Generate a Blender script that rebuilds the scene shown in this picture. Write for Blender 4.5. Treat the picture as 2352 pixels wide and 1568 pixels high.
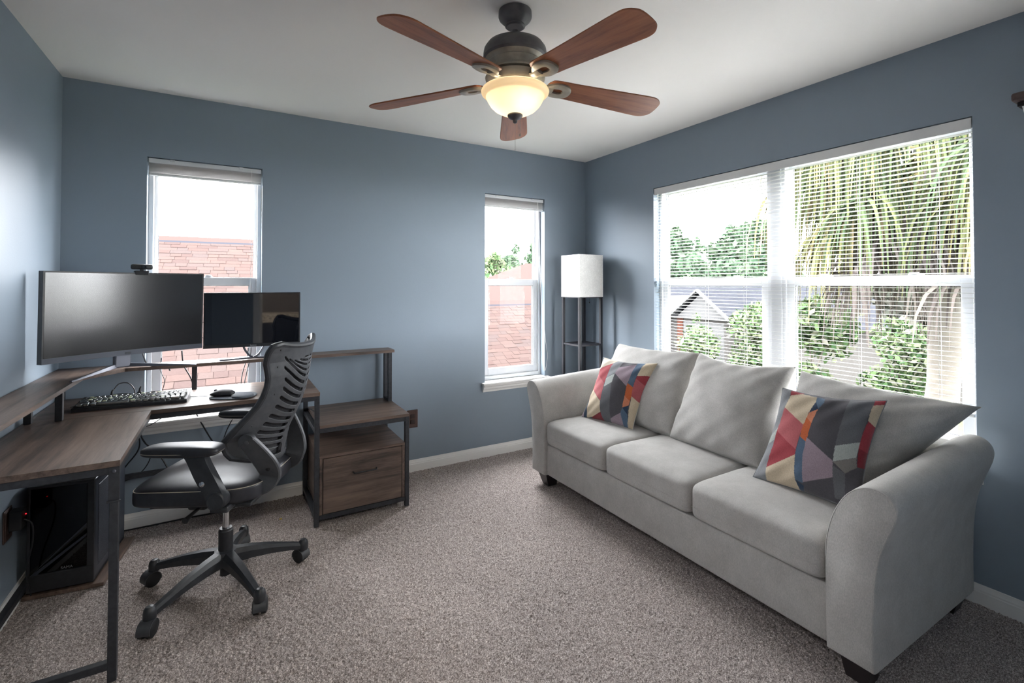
import bpy, bmesh, math, random
import numpy as np
from mathutils import Vector, Matrix
random.seed(7)
np.random.seed(7)
PI = math.pi
scene = bpy.context.scene
for o in list(bpy.data.objects):
    bpy.data.objects.remove(o)
COL = scene.collection

# ------------------------------------------------------------------ camera
# room axes: +X along the back wall to the right, +Y towards the back wall
FOCAL_PX = 1105.0
PITCH = math.radians(0.9)
YAW = math.radians(30.4)
cam_data = bpy.data.cameras.new('camera')
cam = bpy.data.objects.new('camera', cam_data)
COL.objects.link(cam)
cam_data.sensor_width = 36.0
cam_data.lens = 36.0 * FOCAL_PX / 2352.0
cam_data.clip_start = 0.03
cam_data.clip_end = 400
cam_data.shift_y = -(784 - 654 + FOCAL_PX * math.tan(PITCH)) / 2352.0
cam.location = (0.0, 0.0, 1.342)
cam.rotation_euler = (PI / 2 + PITCH, 0, -YAW)
scene.camera = cam

# ------------------------------------------------------------------ sky and exposure
world = bpy.data.worlds.new('overcast_sky')
scene.world = world
world.use_nodes = True
wn = world.node_tree.nodes
wl = world.node_tree.links
wn.clear()
w_out = wn.new('ShaderNodeOutputWorld')
w_bg = wn.new('ShaderNodeBackground')
w_bg.inputs['Color'].default_value = (0.97, 0.96, 1.0, 1)
w_bg.inputs['Strength'].default_value = 11.0
wl.new(w_bg.outputs[0], w_out.inputs['Surface'])
scene.view_settings.view_transform = 'Standard'
scene.view_settings.look = 'None'
scene.view_settings.exposure = 1.9
scene.view_settings.gamma = 1.0
scene.view_settings.use_curve_mapping = False

# room numbers (metres)
LW, RW, FW, BW, CH = -0.769, 2.743, -0.10, 3.376, 2.44
WT = 0.14

def portal(name, loc, rot, sx, sy):
    l = bpy.data.lights.new(name, 'AREA')
    l.shape = 'RECTANGLE'; l.size = sx; l.size_y = sy
    l.cycles.is_portal = True
    o = bpy.data.objects.new(name, l); COL.objects.link(o)
    o.location = loc; o.rotation_euler = rot
portal('window_portal', (-0.118, BW + WT + .02, 1.31), (-PI / 2, 0, 0), .60, 1.54)
portal('window_portal', (2.015, BW + WT + .02, 1.31), (-PI / 2, 0, 0), .58, 1.54)
portal('window_portal', (RW + WT + .02, 1.67, 1.31), (-PI / 2, 0, -PI / 2), 1.84, 1.54)

# ------------------------------------------------------------------ helpers
def srgb(r, g, b):
    f = lambda c: (c / 255 / 12.92) if c / 255 <= .04045 else ((c / 255 + .055) / 1.055) ** 2.4
    return (f(r), f(g), f(b), 1)

class NT:
    def __init__(s, m):
        s.t = m.node_tree; s.n = s.t.nodes; s.l = s.t.links
    def new(s, k, **kw):
        n = s.n.new('ShaderNode' + k)
        for a, v in kw.items():
            if a in n.inputs: n.inputs[a].default_value = v
            else: setattr(n, a, v)
        return n
    def link(s, a, b): s.l.new(a, b)

def mat(name, col=(.5, .5, .5, 1), rough=.5, metal=0, spec=None, coat=0):
    m = bpy.data.materials.new(name); m.use_nodes = True
    b = m.node_tree.nodes['Principled BSDF']
    b.inputs['Base Color'].default_value = col
    b.inputs['Roughness'].default_value = rough
    b.inputs['Metallic'].default_value = metal
    if spec is not None: b.inputs['Specular IOR Level'].default_value = spec
    if coat: b.inputs['Coat Weight'].default_value = coat
    return m

def noisy(name, cols, scale=8, rough=.5, detail=4, stretch=(1, 1, 1), bump=0, bscale=None, lo=.35, hi=.65, spec=None, metal=0, bdist=.002, sheen=0):
    """colour ramp over noise plus optional fine bump, in object space"""
    m = mat(name, cols[0], rough, metal, spec); t = NT(m)
    b = t.n['Principled BSDF']
    tc = t.new('TexCoord'); mp = t.new('Mapping'); mp.inputs['Scale'].default_value = stretch
    t.link(tc.outputs['Object'], mp.inputs['Vector'])
    no = t.new('TexNoise', Scale=scale, Detail=detail, Roughness=.6)
    t.link(mp.outputs[0], no.inputs['Vector'])
    r = t.new('ValToRGB')
    e = r.color_ramp.elements
    e[0].position = lo; e[1].position = hi
    e[0].color = cols[0]; e[1].color = cols[-1]
    for i, c in enumerate(cols[1:-1]):
        k = e.new(lo + (hi - lo) * (i + 1) / (len(cols) - 1)); k.color = c
    t.link(no.outputs['Fac'], r.inputs['Fac']); t.link(r.outputs[0], b.inputs['Base Color'])
    if bump:
        n2 = t.new('TexNoise', Scale=bscale or scale * 4, Detail=3)
        t.link(mp.outputs[0], n2.inputs['Vector'])
        bp = t.new('Bump', Strength=bump, Distance=bdist)
        t.link(n2.outputs['Fac'], bp.inputs['Height']); t.link(bp.outputs[0], b.inputs['Normal'])
    if sheen:
        b.inputs['Sheen Weight'].default_value = sheen
    return m

def wood(name, axis, dark, mid, light, rough=.42, scale=1.0):
    """plank veneer with grain along the axis"""
    m = mat(name, mid, rough); t = NT(m); b = t.n['Principled BSDF']
    tc = t.new('TexCoord'); mp = t.new('Mapping')
    sc = [22 * scale] * 3; sc[axis] = 1.6 * scale
    mp.inputs['Scale'].default_value = sc
    t.link(tc.outputs['Object'], mp.inputs['Vector'])
    n1 = t.new('TexNoise', Scale=1.0, Detail=8, Roughness=.62, Distortion=.6)
    n2 = t.new('TexNoise', Scale=6.0, Detail=6, Roughness=.7)
    mp2 = t.new('Mapping'); s2 = [3.2 * scale] * 3; s2[axis] = .9 * scale; mp2.inputs['Scale'].default_value = s2
    t.link(tc.outputs['Object'], mp2.inputs['Vector'])
    n3 = t.new('TexNoise', Scale=1.5, Detail=3)
    t.link(mp.outputs[0], n1.inputs['Vector']); t.link(mp.outputs[0], n2.inputs['Vector']); t.link(mp2.outputs[0], n3.inputs['Vector'])
    a1 = t.new('Math', operation='MULTIPLY_ADD'); a1.inputs[1].default_value = .5
    t.link(n1.outputs['Fac'], a1.inputs[0])
    a2 = t.new('Math', operation='MULTIPLY'); a2.inputs[1].default_value = .3
    t.link(n3.outputs['Fac'], a2.inputs[0]); t.link(a2.outputs[0], a1.inputs[2])
    a3 = t.new('Math', operation='MULTIPLY_ADD'); a3.inputs[1].default_value = .22
    t.link(n2.outputs['Fac'], a3.inputs[0]); t.link(a1.outputs[0], a3.inputs[2])
    r = t.new('ValToRGB'); e = r.color_ramp.elements
    e[0].position = .40; e[0].color = dark; e[1].position = .62; e[1].color = light
    k = e.new(.50); k.color = mid
    t.link(a3.outputs[0], r.inputs['Fac']); t.link(r.outputs[0], b.inputs['Base Color'])
    bp = t.new('Bump', Strength=.25, Distance=.001)
    t.link(n2.outputs['Fac'], bp.inputs['Height']); t.link(bp.outputs[0], b.inputs['Normal'])
    return m

class MB:
    """collects geometry for one mesh"""
    def __init__(s): s.v = []; s.f = []
    def add(s, v, f):
        o = len(s.v); s.v += [tuple(p) for p in v]; s.f += [tuple(i + o for i in q) for q in f]; return s
    def box(s, x0, x1, y0, y1, z0, z1):
        v = [(x0, y0, z0), (x1, y0, z0), (x1, y1, z0), (x0, y1, z0), (x0, y0, z1), (x1, y0, z1), (x1, y1, z1), (x0, y1, z1)]
        return s.add(v, [(0, 3, 2, 1), (4, 5, 6, 7), (0, 1, 5, 4), (1, 2, 6, 5), (2, 3, 7, 6), (3, 0, 4, 7)])
    def bbox(s, x0, x1, y0, y1, z0, z1, r=.004, seg=2):
        bm = bmesh.new()
        bmesh.ops.create_cube(bm, size=1)
        for q in bm.verts:
            q.co = ((x0 + x1) / 2 + q.co.x * (x1 - x0), (y0 + y1) / 2 + q.co.y * (y1 - y0), (z0 + z1) / 2 + q.co.z * (z1 - z0))
        bmesh.ops.bevel(bm, geom=list(bm.edges), offset=r, segments=seg, affect='EDGES', profile=.5)
        return s.bm(bm)
    def bm(s, bm, mtx=None):
        bm.verts.ensure_lookup_table(); bm.verts.index_update()
        s.add([(mtx @ q.co if mtx else q.co)[:] for q in bm.verts], [[q.index for q in f.verts] for f in bm.faces]); bm.free(); return s
    def lathe(s, prof, c=(0, 0, 0), n=32, cap=True):
        """prof: (radius, z) pairs, axis vertical through c"""
        v = []; f = []; m = len(prof)
        for i in range(n):
            a = 2 * PI * i / n
            for r, z in prof: v.append((c[0] + r * math.cos(a), c[1] + r * math.sin(a), c[2] + z))
        for i in range(n):
            for j in range(m - 1):
                a = i * m + j; b = ((i + 1) % n) * m + j
                f.append((a, b, b + 1, a + 1))
        if cap:
            if prof[0][0] > 1e-5: f.append([i * m for i in range(n)][::-1])
            if prof[-1][0] > 1e-5: f.append([i * m + m - 1 for i in range(n)])
        return s.add(v, f)
    def cyl(s, p, q, r, r2=None, n=20):
        return s.tube([p, q], [r, r if r2 is None else r2], n)
    def tube(s, pts, r, n=8, cap=True, flat=None):
        pts = [Vector(p) for p in pts]; k = len(pts)
        rr = r if isinstance(r, (list, tuple)) else [r] * k
        v = []; f = []; up = None
        for i, p in enumerate(pts):
            d = (pts[min(i + 1, k - 1)] - pts[max(i - 1, 0)]).normalized()
            if up is None:
                up = Vector((0, 0, 1)) if abs(d.z) < .9 else Vector((0, 1, 0))
            sd = d.cross(up)
            if sd.length < 1e-6: sd = d.cross(Vector((1, 0, 0)))
            sd.normalize(); up = sd.cross(d).normalized()
            for j in range(n):
                a = 2 * PI * j / n
                fl = flat if flat else 1
                v.append((p + sd * math.cos(a) * rr[i] + up * math.sin(a) * rr[i] * fl)[:])
        for i in range(k - 1):
            for j in range(n):
                f.append((i * n + j, i * n + (j + 1) % n, (i + 1) * n + (j + 1) % n, (i + 1) * n + j))
        if cap:
            f.append(list(range(n))[::-1]); f.append([(k - 1) * n + j for j in range(n)])
        return s.add(v, f)
    def prism(s, poly, fn, t0, t1):
        """2D outline swept from t0 to t1; fn(a, b, t) -> point"""
        n = len(poly)
        v = [fn(a, b, t0) for a, b in poly] + [fn(a, b, t1) for a, b in poly]
        f = [list(range(n))[::-1], [n + i for i in range(n)]]
        f += [(i, (i + 1) % n, n + (i + 1) % n, n + i) for i in range(n)]
        return s.add(v, f)
    def grid(s, P, closed_u=False, closed_v=False):
        """P[i][j] array of points"""
        P = np.asarray(P); nu, nv = P.shape[:2]
        f = []
        for i in range(nu if closed_u else nu - 1):
            for j in range(nv if closed_v else nv - 1):
                a = i * nv + j; b = ((i + 1) % nu) * nv + j; j2 = (j + 1) % nv
                f.append((a, b, ((i + 1) % nu) * nv + j2, i * nv + j2))
        return s.add(P.reshape(-1, 3).tolist(), f)
    def superbox(s, c, h, e1=.3, e2=.3, nu=48, nv=24, fn=None):
        """rounded box (superellipsoid) with half sizes h around c"""
        sg = lambda w, e: math.copysign(abs(w) ** e, w)
        P = []
        for i in range(nu):
            a = 2 * PI * i / nu; row = []
            for j in range(nv + 1):
                b = -PI / 2 + PI * j / nv
                x = sg(math.cos(b), e1) * sg(math.cos(a), e2); y = sg(math.cos(b), e1) * sg(math.sin(a), e2); z = sg(math.sin(b), e1)
                p = (x, y, z)
                if fn: p = fn(*p)
                row.append((c[0] + p[0] * h[0], c[1] + p[1] * h[1], c[2] + p[2] * h[2]))
            P.append(row)
        return s.grid(P, closed_u=True)
    def build(s, name, material, parent=None, smooth=False, local=False, angle=35, weld=0):
        me = bpy.data.meshes.new(name)
        off = Vector((0, 0, 0))
        if parent is not None and not local:
            off = root_loc(parent)
        me.from_pydata([(a - off.x, b - off.y, c - off.z) for a, b, c in s.v], [], s.f)
        me.validate()
        if weld:
            bm = bmesh.new(); bm.from_mesh(me); bmesh.ops.remove_doubles(bm, verts=bm.verts, dist=weld)
            bmesh.ops.recalc_face_normals(bm, faces=bm.faces); bm.to_mesh(me); bm.free()
        else:
            bm = bmesh.new(); bm.from_mesh(me); bmesh.ops.recalc_face_normals(bm, faces=bm.faces); bm.to_mesh(me); bm.free()
        if material: me.materials.append(material)
        if smooth:
            me.shade_smooth()
            if angle < 180:
                me.set_sharp_from_angle(angle=math.radians(angle))
        o = bpy.data.objects.new(name, me); COL.objects.link(o)
        if parent is not None: o.parent = parent
        return o

def root_loc(o):
    p = Vector((0, 0, 0))
    while o is not None:
        p += o.location; o = o.parent
    return p

def tag(o, label=None, cat=None, group=None, kind=None):
    if label: o['label'] = label
    if cat: o['category'] = cat
    if group: o['group'] = group
    if kind: o['kind'] = kind
    return o

def thing(name, loc, label, cat, rotz=0, group=None):
    o = bpy.data.objects.new(name, None); COL.objects.link(o)
    o.empty_display_size = .05
    o.location = loc; o.rotation_euler = (0, 0, rotz)
    return tag(o, label, cat, group)

def struct(o): return tag(o, kind='structure')

def spline(pts, n=8, closed=False):
    """Catmull-Rom through points"""
    P = [np.array(p, float) for p in pts]; out = []; k = len(P)
    rng = range(k if closed else k - 1)
    for i in rng:
        if closed: p0, p1, p2, p3 = P[i - 1], P[i], P[(i + 1) % k], P[(i + 2) % k]
        else: p0, p1, p2, p3 = P[max(i - 1, 0)], P[i], P[i + 1], P[min(i + 2, k - 1)]
        for j in range(n):
            t = j / n
            out.append(tuple(.5 * (2 * p1 + (p2 - p0) * t + (2 * p0 - 5 * p1 + 4 * p2 - p3) * t * t + (3 * p1 - p0 - 3 * p2 + p3) * t ** 3)))
    if not closed: out.append(tuple(P[-1]))
    return out

def lettering(text, size, material, parent, mtx, name='lettering', depth=.0004):
    """flat printed words as a thin mesh; mtx places the text plane"""
    cu = bpy.data.curves.new(name, 'FONT'); cu.body = text; cu.size = size; cu.extrude = depth
    cu.align_x = 'CENTER'; cu.align_y = 'CENTER'
    tmp = bpy.data.objects.new(name + '_source', cu); COL.objects.link(tmp)
    bpy.context.view_layer.update()
    me = bpy.data.meshes.new_from_object(tmp.evaluated_get(bpy.context.evaluated_depsgraph_get()))
    bpy.data.objects.remove(tmp)
    me.name = name; me.materials.clear(); me.materials.append(material)
    me.transform(mtx)
    o = bpy.data.objects.new(name, me); COL.objects.link(o); o.parent = parent
    return o

# ------------------------------------------------------------------ materials
WALLC = srgb(134, 147, 159)
def wall_paint(name, col, bump=.12, rough=.42, scale=130):
    m = mat(name, col, rough, spec=.4); t = NT(m); b = t.n['Principled BSDF']
    tc = t.new('TexCoord')
    n = t.new('TexNoise', Scale=scale, Detail=4, Roughness=.55); t.link(tc.outputs['Object'], n.inputs['Vector'])
    n2 = t.new('TexNoise', Scale=1.3, Detail=2); t.link(tc.outputs['Object'], n2.inputs['Vector'])
    mr = t.new('MapRange'); mr.inputs['To Min'].default_value = .95; mr.inputs['To Max'].default_value = 1.05
    t.link(n2.outputs['Fac'], mr.inputs['Value'])
    mx = t.new('Mix', data_type='RGBA', blend_type='MULTIPLY'); mx.inputs['Factor'].default_value = 1
    mx.inputs['A'].default_value = col
    t.link(mr.outputs[0], mx.inputs['B']); 
    t.link(mx.outputs['Result'], b.inputs['Base Color'])
    bp = t.new('Bump', Strength=bump, Distance=.003); t.link(n.outputs['Fac'], bp.inputs['Height']); t.link(bp.outputs[0], b.inputs['Normal'])
    return m
M = {}
M['wall'] = wall_paint('slate_blue_wall_paint', WALLC, rough=.5)
M['ceiling'] = wall_paint('ceiling_paint', srgb(238, 235, 230), bump=.05, rough=.8, scale=90)
M['hall'] = wall_paint('hall_paint', srgb(128, 118, 108), rough=.6)
M['trim'] = mat('white_gloss_trim', srgb(232, 231, 228), .35)
M['vinyl'] = mat('white_vinyl', srgb(208, 210, 213), .4)
M['gasket'] = mat('grey_gasket', srgb(60, 64, 70), .6)
M['carpet'] = None
M['wood_x'] = wood('rustic_brown_veneer_along_x', 0, srgb(54, 45, 41), srgb(95, 79, 70), srgb(122, 103, 91))
M['wood_y'] = wood('rustic_brown_veneer_along_y', 1, srgb(54, 45, 41), srgb(95, 79, 70), srgb(122, 103, 91))
M['steel'] = noisy('black_powder_coated_steel', [srgb(38, 40, 45), srgb(50, 52, 57)], 60, .5, bump=.05)
M['black'] = noisy('black_plastic', [srgb(30, 31, 34), srgb(40, 41, 45)], 40, .45, bump=.04)
M['chair'] = noisy('charcoal_nylon', [srgb(62, 64, 68), srgb(74, 76, 80)], 30, .42, bump=.12, bscale=500, bdist=.0008)
M['chair_dark'] = noisy('black_nylon', [srgb(40, 42, 46), srgb(52, 54, 58)], 30, .42, bump=.12, bscale=500, bdist=.0008)
M['leather'] = noisy('black_bonded_leather', [srgb(34, 35, 40), srgb(46, 47, 53)], 20, .41, bump=.18, bscale=420, bdist=.0006)
M['mesh'] = noisy('black_back_padding', [srgb(26, 27, 30), srgb(58, 58, 62)], 140, .8, stretch=(1, 6, 1))
M['thread'] = mat('cream_thread', srgb(190, 182, 165), .8)
M['chrome'] = mat('chrome', srgb(205, 207, 210), .12, 1)
M['silver'] = mat('brushed_grey_metal', srgb(96, 98, 106), .42, .7)
M['rubber'] = mat('black_rubber', srgb(24, 25, 28), .6)
M['cable'] = mat('black_cable_sheath', srgb(26, 27, 31), .45)
M['white_plastic'] = mat('white_plastic', srgb(232, 232, 230), .4)
M['bronze'] = noisy('oil_rubbed_bronze', [srgb(84, 83, 87), srgb(98, 96, 98)], 25, .45, metal=.15)
M['pewter'] = noisy('aged_pewter', [srgb(146, 141, 130), srgb(170, 164, 152)], 18, .38, metal=.3)
M['brown_plate'] = mat('brown_outlet_plastic', srgb(78, 58, 52), .4)
M['brown_dark'] = mat('dark_brown_plastic', srgb(52, 38, 35), .45)

def carpet_mat():
    m = mat('grey_brown_carpet', rough=.95, spec=.1); t = NT(m); b = t.n['Principled BSDF']
    tc = t.new('TexCoord')
    n1 = t.new('TexNoise', Scale=210, Detail=2, Roughness=.7); t.link(tc.outputs['Object'], n1.inputs['Vector'])
    n3 = t.new('TexNoise', Scale=2.2, Detail=3); t.link(tc.outputs['Object'], n3.inputs['Vector'])
    r = t.new('ValToRGB'); e = r.color_ramp.elements
    e[0].position = .30; e[0].color = srgb(88, 78, 74); e[1].position = .70; e[1].color = srgb(226, 216, 210)
    k = e.new(.5); k.color = srgb(154, 143, 138)
    t.link(n1.outputs['Fac'], r.inputs['Fac'])
    mr = t.new('MapRange'); mr.inputs['To Min'].default_value = .86; mr.inputs['To Max'].default_value = 1.14
    t.link(n3.outputs['Fac'], mr.inputs['Value'])
    mx = t.new('Mix', data_type='RGBA', blend_type='MULTIPLY'); mx.inputs['Factor'].default_value = 1
    t.link(r.outputs[0], mx.inputs['A']); t.link(mr.outputs[0], mx.inputs['B'])
    t.link(mx.outputs['Result'], b.inputs['Base Color'])
    b.inputs['Sheen Weight'].default_value = .15
    return m
M['carpet'] = carpet_mat()

def glass_mat(name, tint=(1, 1, 1, 1), refl=.5):
    m = bpy.data.materials.new(name); m.use_nodes = True; t = NT(m); t.n.clear()
    out = t.new('OutputMaterial'); mx = t.new('MixShader'); tr = t.new('BsdfTransparent'); gl = t.new('BsdfGlossy')
    tr.inputs['Color'].default_value = tint; gl.inputs['Roughness'].default_value = .02
    fr = t.new('Fresnel'); fr.inputs['IOR'].default_value = 1.45
    mu = t.new('Math', operation='MULTIPLY'); mu.inputs[1].default_value = refl
    t.link(fr.outputs[0], mu.inputs[0]); t.link(mu.outputs[0], mx.inputs['Fac'])
    t.link(tr.outputs[0], mx.inputs[1]); t.link(gl.outputs[0], mx.inputs[2]); t.link(mx.outputs[0], out.inputs['Surface'])
    return m
M['glass'] = glass_mat('window_glass', (.97, .985, .98, 1), .08)
M['smoked'] = glass_mat('smoked_glass', (.22, .23, .26, 1), 1)

# ------------------------------------------------------------------ room shell
def wall(name, fn, a0, a1, holes, material, z0=-.02, z1=CH):
    """flat wall with rectangular openings; fn(a, d, z) -> point, d from 0 (room face) to WT"""
    xs = sorted({a0, a1, *[h[0] for h in holes], *[h[1] for h in holes]})
    zs = sorted({z0, z1, *[h[2] for h in holes], *[h[3] for h in holes]})
    solid = lambda i, j: 0 <= i < len(xs) - 1 and 0 <= j < len(zs) - 1 and not any(h[0] <= xs[i] < h[1] and h[2] <= zs[j] < h[3] for h in holes)
    m = MB()
    for i in range(len(xs) - 1):
        for j in range(len(zs) - 1):
            if not solid(i, j): continue
            a, b, c, d = xs[i], xs[i + 1], zs[j], zs[j + 1]
            q = lambda u, dd, z: fn(u, dd, z)
            for dd in (0, WT):
                m.add([q(a, dd, c), q(b, dd, c), q(b, dd, d), q(a, dd, d)], [(0, 1, 2, 3)])
            for (ni, nj, p1, p2) in ((i - 1, j, (a, c), (a, d)), (i + 1, j, (b, c), (b, d)), (i, j - 1, (a, c), (b, c)), (i, j + 1, (a, d), (b, d))):
                if not solid(ni, nj):
                    m.add([q(p1[0], 0, p1[1]), q(p2[0], 0, p2[1]), q(p2[0], WT, p2[1]), q(p1[0], WT, p1[1])], [(0, 1, 2, 3)])
    return struct(m.build(name, material, weld=1e-4))

WZ0, WZ1 = 0.575, 2.067
W1 = (-0.407, 0.171); W2 = (1.733, 2.300); W3 = (0.772, 2.573)
fb = lambda a, d, z: (a, BW + d, z)
fr_ = lambda a, d, z: (RW + d, a, z)
fl = lambda a, d, z: (LW - d, a, z)
ff = lambda a, d, z: (a, FW - d, z)
wall('wall_back', fb, LW - WT, RW + WT, [(W1[0], W1[1], WZ0, WZ1), (W2[0], W2[1], WZ0, WZ1)], M['wall'])
wall('wall_right', fr_, FW - WT, BW, [(W3[0], W3[1], WZ0, WZ1)], M['wall'])
wall('wall_left', fl, FW - WT, BW, [], M['wall'])
DOOR = (-0.27, 0.52)
wall('wall_front', ff, LW, RW, [(DOOR[0], DOOR[1], -.02, 2.03)], M['wall'])
struct(MB().box(LW - WT, RW + WT, -3.2, BW + WT, CH, CH + .1).build('ceiling', M['ceiling']))

def carpet(name, x0, x1, y0, y1, step):
    nx = int((x1 - x0) / step); ny = int((y1 - y0) / step)
    gx, gy = np.meshgrid(np.linspace(x0, x1, nx + 1), np.linspace(y0, y1, ny + 1), indexing='ij')
    rs = np.random.RandomState(3)
    gz = rs.rand(*gx.shape) * .009 - .0075
    gx = gx + (rs.rand(*gx.shape) - .5) * step * .7; gy = gy + (rs.rand(*gx.shape) - .5) * step * .7
    v = np.stack([gx, gy, gz], -1).reshape(-1, 3)
    ii, jj = np.meshgrid(np.arange(nx), np.arange(ny), indexing='ij')
    a = (ii * (ny + 1) + jj).ravel(); q = np.stack([a, a + ny + 1, a + ny + 2, a + 1], 1)
    me = bpy.data.meshes.new(name)
    me.vertices.add(len(v)); me.vertices.foreach_set('co', v.ravel())
    me.loops.add(q.size); me.loops.foreach_set('vertex_index', q.ravel().astype(np.int32))
    me.polygons.add(len(q)); me.polygons.foreach_set('loop_start', np.arange(0, q.size, 4, dtype=np.int32))
    me.update(calc_edges=True); me.validate()
    me.materials.append(M['carpet']); me.shade_smooth()
    o = bpy.data.objects.new(name, me); COL.objects.link(o)
    return struct(o)
carpet('floor', LW - .01, RW + .01, FW - .16, BW + .01, .0054)
struct(MB().box(LW - .4, RW + .4, -3.2, FW - .15, -.04, -.004).build('floor_hall', M['carpet']))

# baseboards: a moulded profile (depth, height)
BPROF = [(0, -.005), (.013, -.005), (.013, .050), (.0105, .054), (.0105, .060), (.008, .066), (.006, .073), (.005, .080), (0, .080)]
def baseboard(name, fn, a0, a1):
    m = MB(); m.prism(BPROF, lambda d, z, t: fn(t, -d - .0005, z), a0, a1)
    return struct(m.build(name, M['trim']))
baseboard('baseboard_back', fb, LW + .001, RW - .001)
baseboard('baseboard_right', fr_, FW + .014, BW - .014)
baseboard('baseboard_left', fl, FW + .014, BW - .014)
baseboard('baseboard_front', ff, DOOR[1] + .07, RW - .014)
baseboard('baseboard_front_left', ff, LW + .014, DOOR[0] - .07)

# doorway casing behind the camera, hall beyond
m = MB()
for a, b in ((DOOR[0] - .065, DOOR[0] + .004), (DOOR[1] - .004, DOOR[1] + .065)):
    m.bbox(a, b, FW + .001, FW + .017, 0, 2.10, .004)
m.bbox(DOOR[0] - .065, DOOR[1] + .065, FW + .001, FW + .018, 2.026, 2.10, .004)
for a, b in ((DOOR[0] - .001, DOOR[0] + .015), (DOOR[1] - .015, DOOR[1] + .001)):
    m.box(a, b, FW - WT - .002, FW + .0, 0, 2.03)
struct(m.build('trim_1', M['trim']))
struct(MB().box(LW - .5, RW + .5, -3.3, -3.2, -.02, CH).build('wall_hall_back', M['hall']))
struct(MB().box(LW - .5, LW - .4, -3.2, FW - WT, -.02, CH).build('wall_hall_left', M['hall']))
struct(MB().box(RW + .4, RW + .5, -3.2, FW - WT, -.02, CH).build('wall_hall_right', M['hall']))

# ------------------------------------------------------------------ windows (single hung, white vinyl)
def mapbox(m, fn, a0, a1, d0, d1, z0, z1, bevel=0):
    p = fn(a0, d0, z0); q = fn(a1, d1, z1)
    args = (min(p[0], q[0]), max(p[0], q[0]), min(p[1], q[1]), max(p[1], q[1]), min(p[2], q[2]), max(p[2], q[2]))
    return m.bbox(*args, bevel, 1) if bevel else m.box(*args)

def frame4(m, fn, a0, a1, d0, d1, z0, z1, wl_, wr_, wb, wt, bevel=.002):
    mapbox(m, fn, a0, a0 + wl_, d0, d1, z0, z1, bevel); mapbox(m, fn, a1 - wr_, a1, d0, d1, z0, z1, bevel)
    mapbox(m, fn, a0 + wl_ - .001, a1 - wr_ + .001, d0, d1, z0, z0 + wb, bevel); mapbox(m, fn, a0 + wl_ - .001, a1 - wr_ + .001, d0, d1, z1 - wt, z1, bevel)

RAIL = 1.362
def hung_unit(root, fn, a0, a1, z0, z1):
    m = MB(); frame4(m, fn, a0, a1, .062, .136, z0, z1, .024, .024, .03, .024); m.build('frame', M['vinyl'], root)
    m = MB(); frame4(m, fn, a0 + .02, a1 - .02, .106, .130, RAIL - .02, z1 - .02, .022, .022, .045, .024); up = m.build('upper_sash', M['vinyl'], root)
    m = MB(); frame4(m, fn, a0 + .02, a1 - .02, .074, .102, z0 + .026, RAIL + .025, .048, .048, .062, .050); lo = m.build('lower_sash', M['vinyl'], root)
    m = MB(); frame4(m, fn, a0 + .040, a1 - .040, .112, .121, RAIL + .02, z1 - .042, .004, .004, .004, .004, 0); m.build('glazing_gasket', M['gasket'], up)
    m = MB(); frame4(m, fn, a0 + .066, a1 - .066, .080, .091, z0 + .086, RAIL - .023, .004, .004, .004, .004, 0); m.build('glazing_gasket', M['gasket'], lo)
    m = MB(); mapbox(m, fn, a0 + .041, a1 - .041, .116, .118, RAIL + .02, z1 - .043); m.build('pane', M['glass'], up)
    m = MB(); mapbox(m, fn, a0 + .067, a1 - .067, .085, .087, z0 + .087, RAIL - .024); m.build('pane', M['glass'], lo)
    ac = (a0 + a1) / 2
    for k in ((0,) if a1 - a0 < .7 else (-.2, .2)):
        m = MB(); mapbox(m, fn, ac + k - .03, ac + k + .03, .080, .100, RAIL + .024, RAIL + .031, .002)
        mapbox(m, fn, ac + k - .012, ac + k + .022, .070, .090, RAIL + .030, RAIL + .040, .002); m.build('sash_lock', M['vinyl'], lo)
    m = MB(); mapbox(m, fn, a0 + .05, a1 - .05, .068, .076, RAIL + .019, RAIL + .026, .002); m.build('lift_rail', M['vinyl'], lo)

def window(n, fn, spans, a0, a1):
    p = fn((a0 + a1) / 2, 0, WZ0)
    root = bpy.data.objects.new('window_%d' % n, None); COL.objects.link(root); root.location = p; struct(root)
    for s0, s1 in spans: hung_unit(root, fn, s0, s1, WZ0 + .004, WZ1 - .001)
    for i in range(len(spans) - 1):
        m = MB(); mapbox(m, fn, spans[i + 1][1] - .002, spans[i][0] + .002, .056, .138, WZ0, WZ1, .003); m.build('mullion', M['vinyl'], root)
    # stool and moulded apron
    m = MB()
    SP = [(-.066, WZ0 - .0), (.062, WZ0 + .002), (.062, WZ0 - .018), (-.060, WZ0 - .018), (-.066, WZ0 - .010)]
    m.prism([(d * 1 if d > 0 else d * .65, z) for d, z in SP], lambda d, z, t: fn(t, d, z), a0 + .0005, a1 - .0005)
    m.prism([(-.0006, WZ0), (-.043, WZ0), (-.046, WZ0 - .008), (-.042, WZ0 - .018), (-.0006, WZ0 - .018)], lambda d, z, t: fn(t, d, z), a0 - .030, a1 + .030)
    m.build('sill', M['trim'], root)
    m = MB(); A = [(-.0006, WZ0 - .019), (-.034, WZ0 - .019), (-.034, WZ0 - .026), (-.026, WZ0 - .032), (-.024, WZ0 - .046), (-.014, WZ0 - .058), (-.010, WZ0 - .072), (-.0006, WZ0 - .072)]
    m.prism(A, lambda d, z, t: fn(t, d, z), a0 - .020, a1 + .020); m.build('apron', M['trim'], root)
    return root
window(1, fb, [W1], *W1)
window(2, fb, [W2], *W2)
window(3, fr_, [(1.704, W3[1]), (W3[0], 1.640)], *W3)

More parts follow.
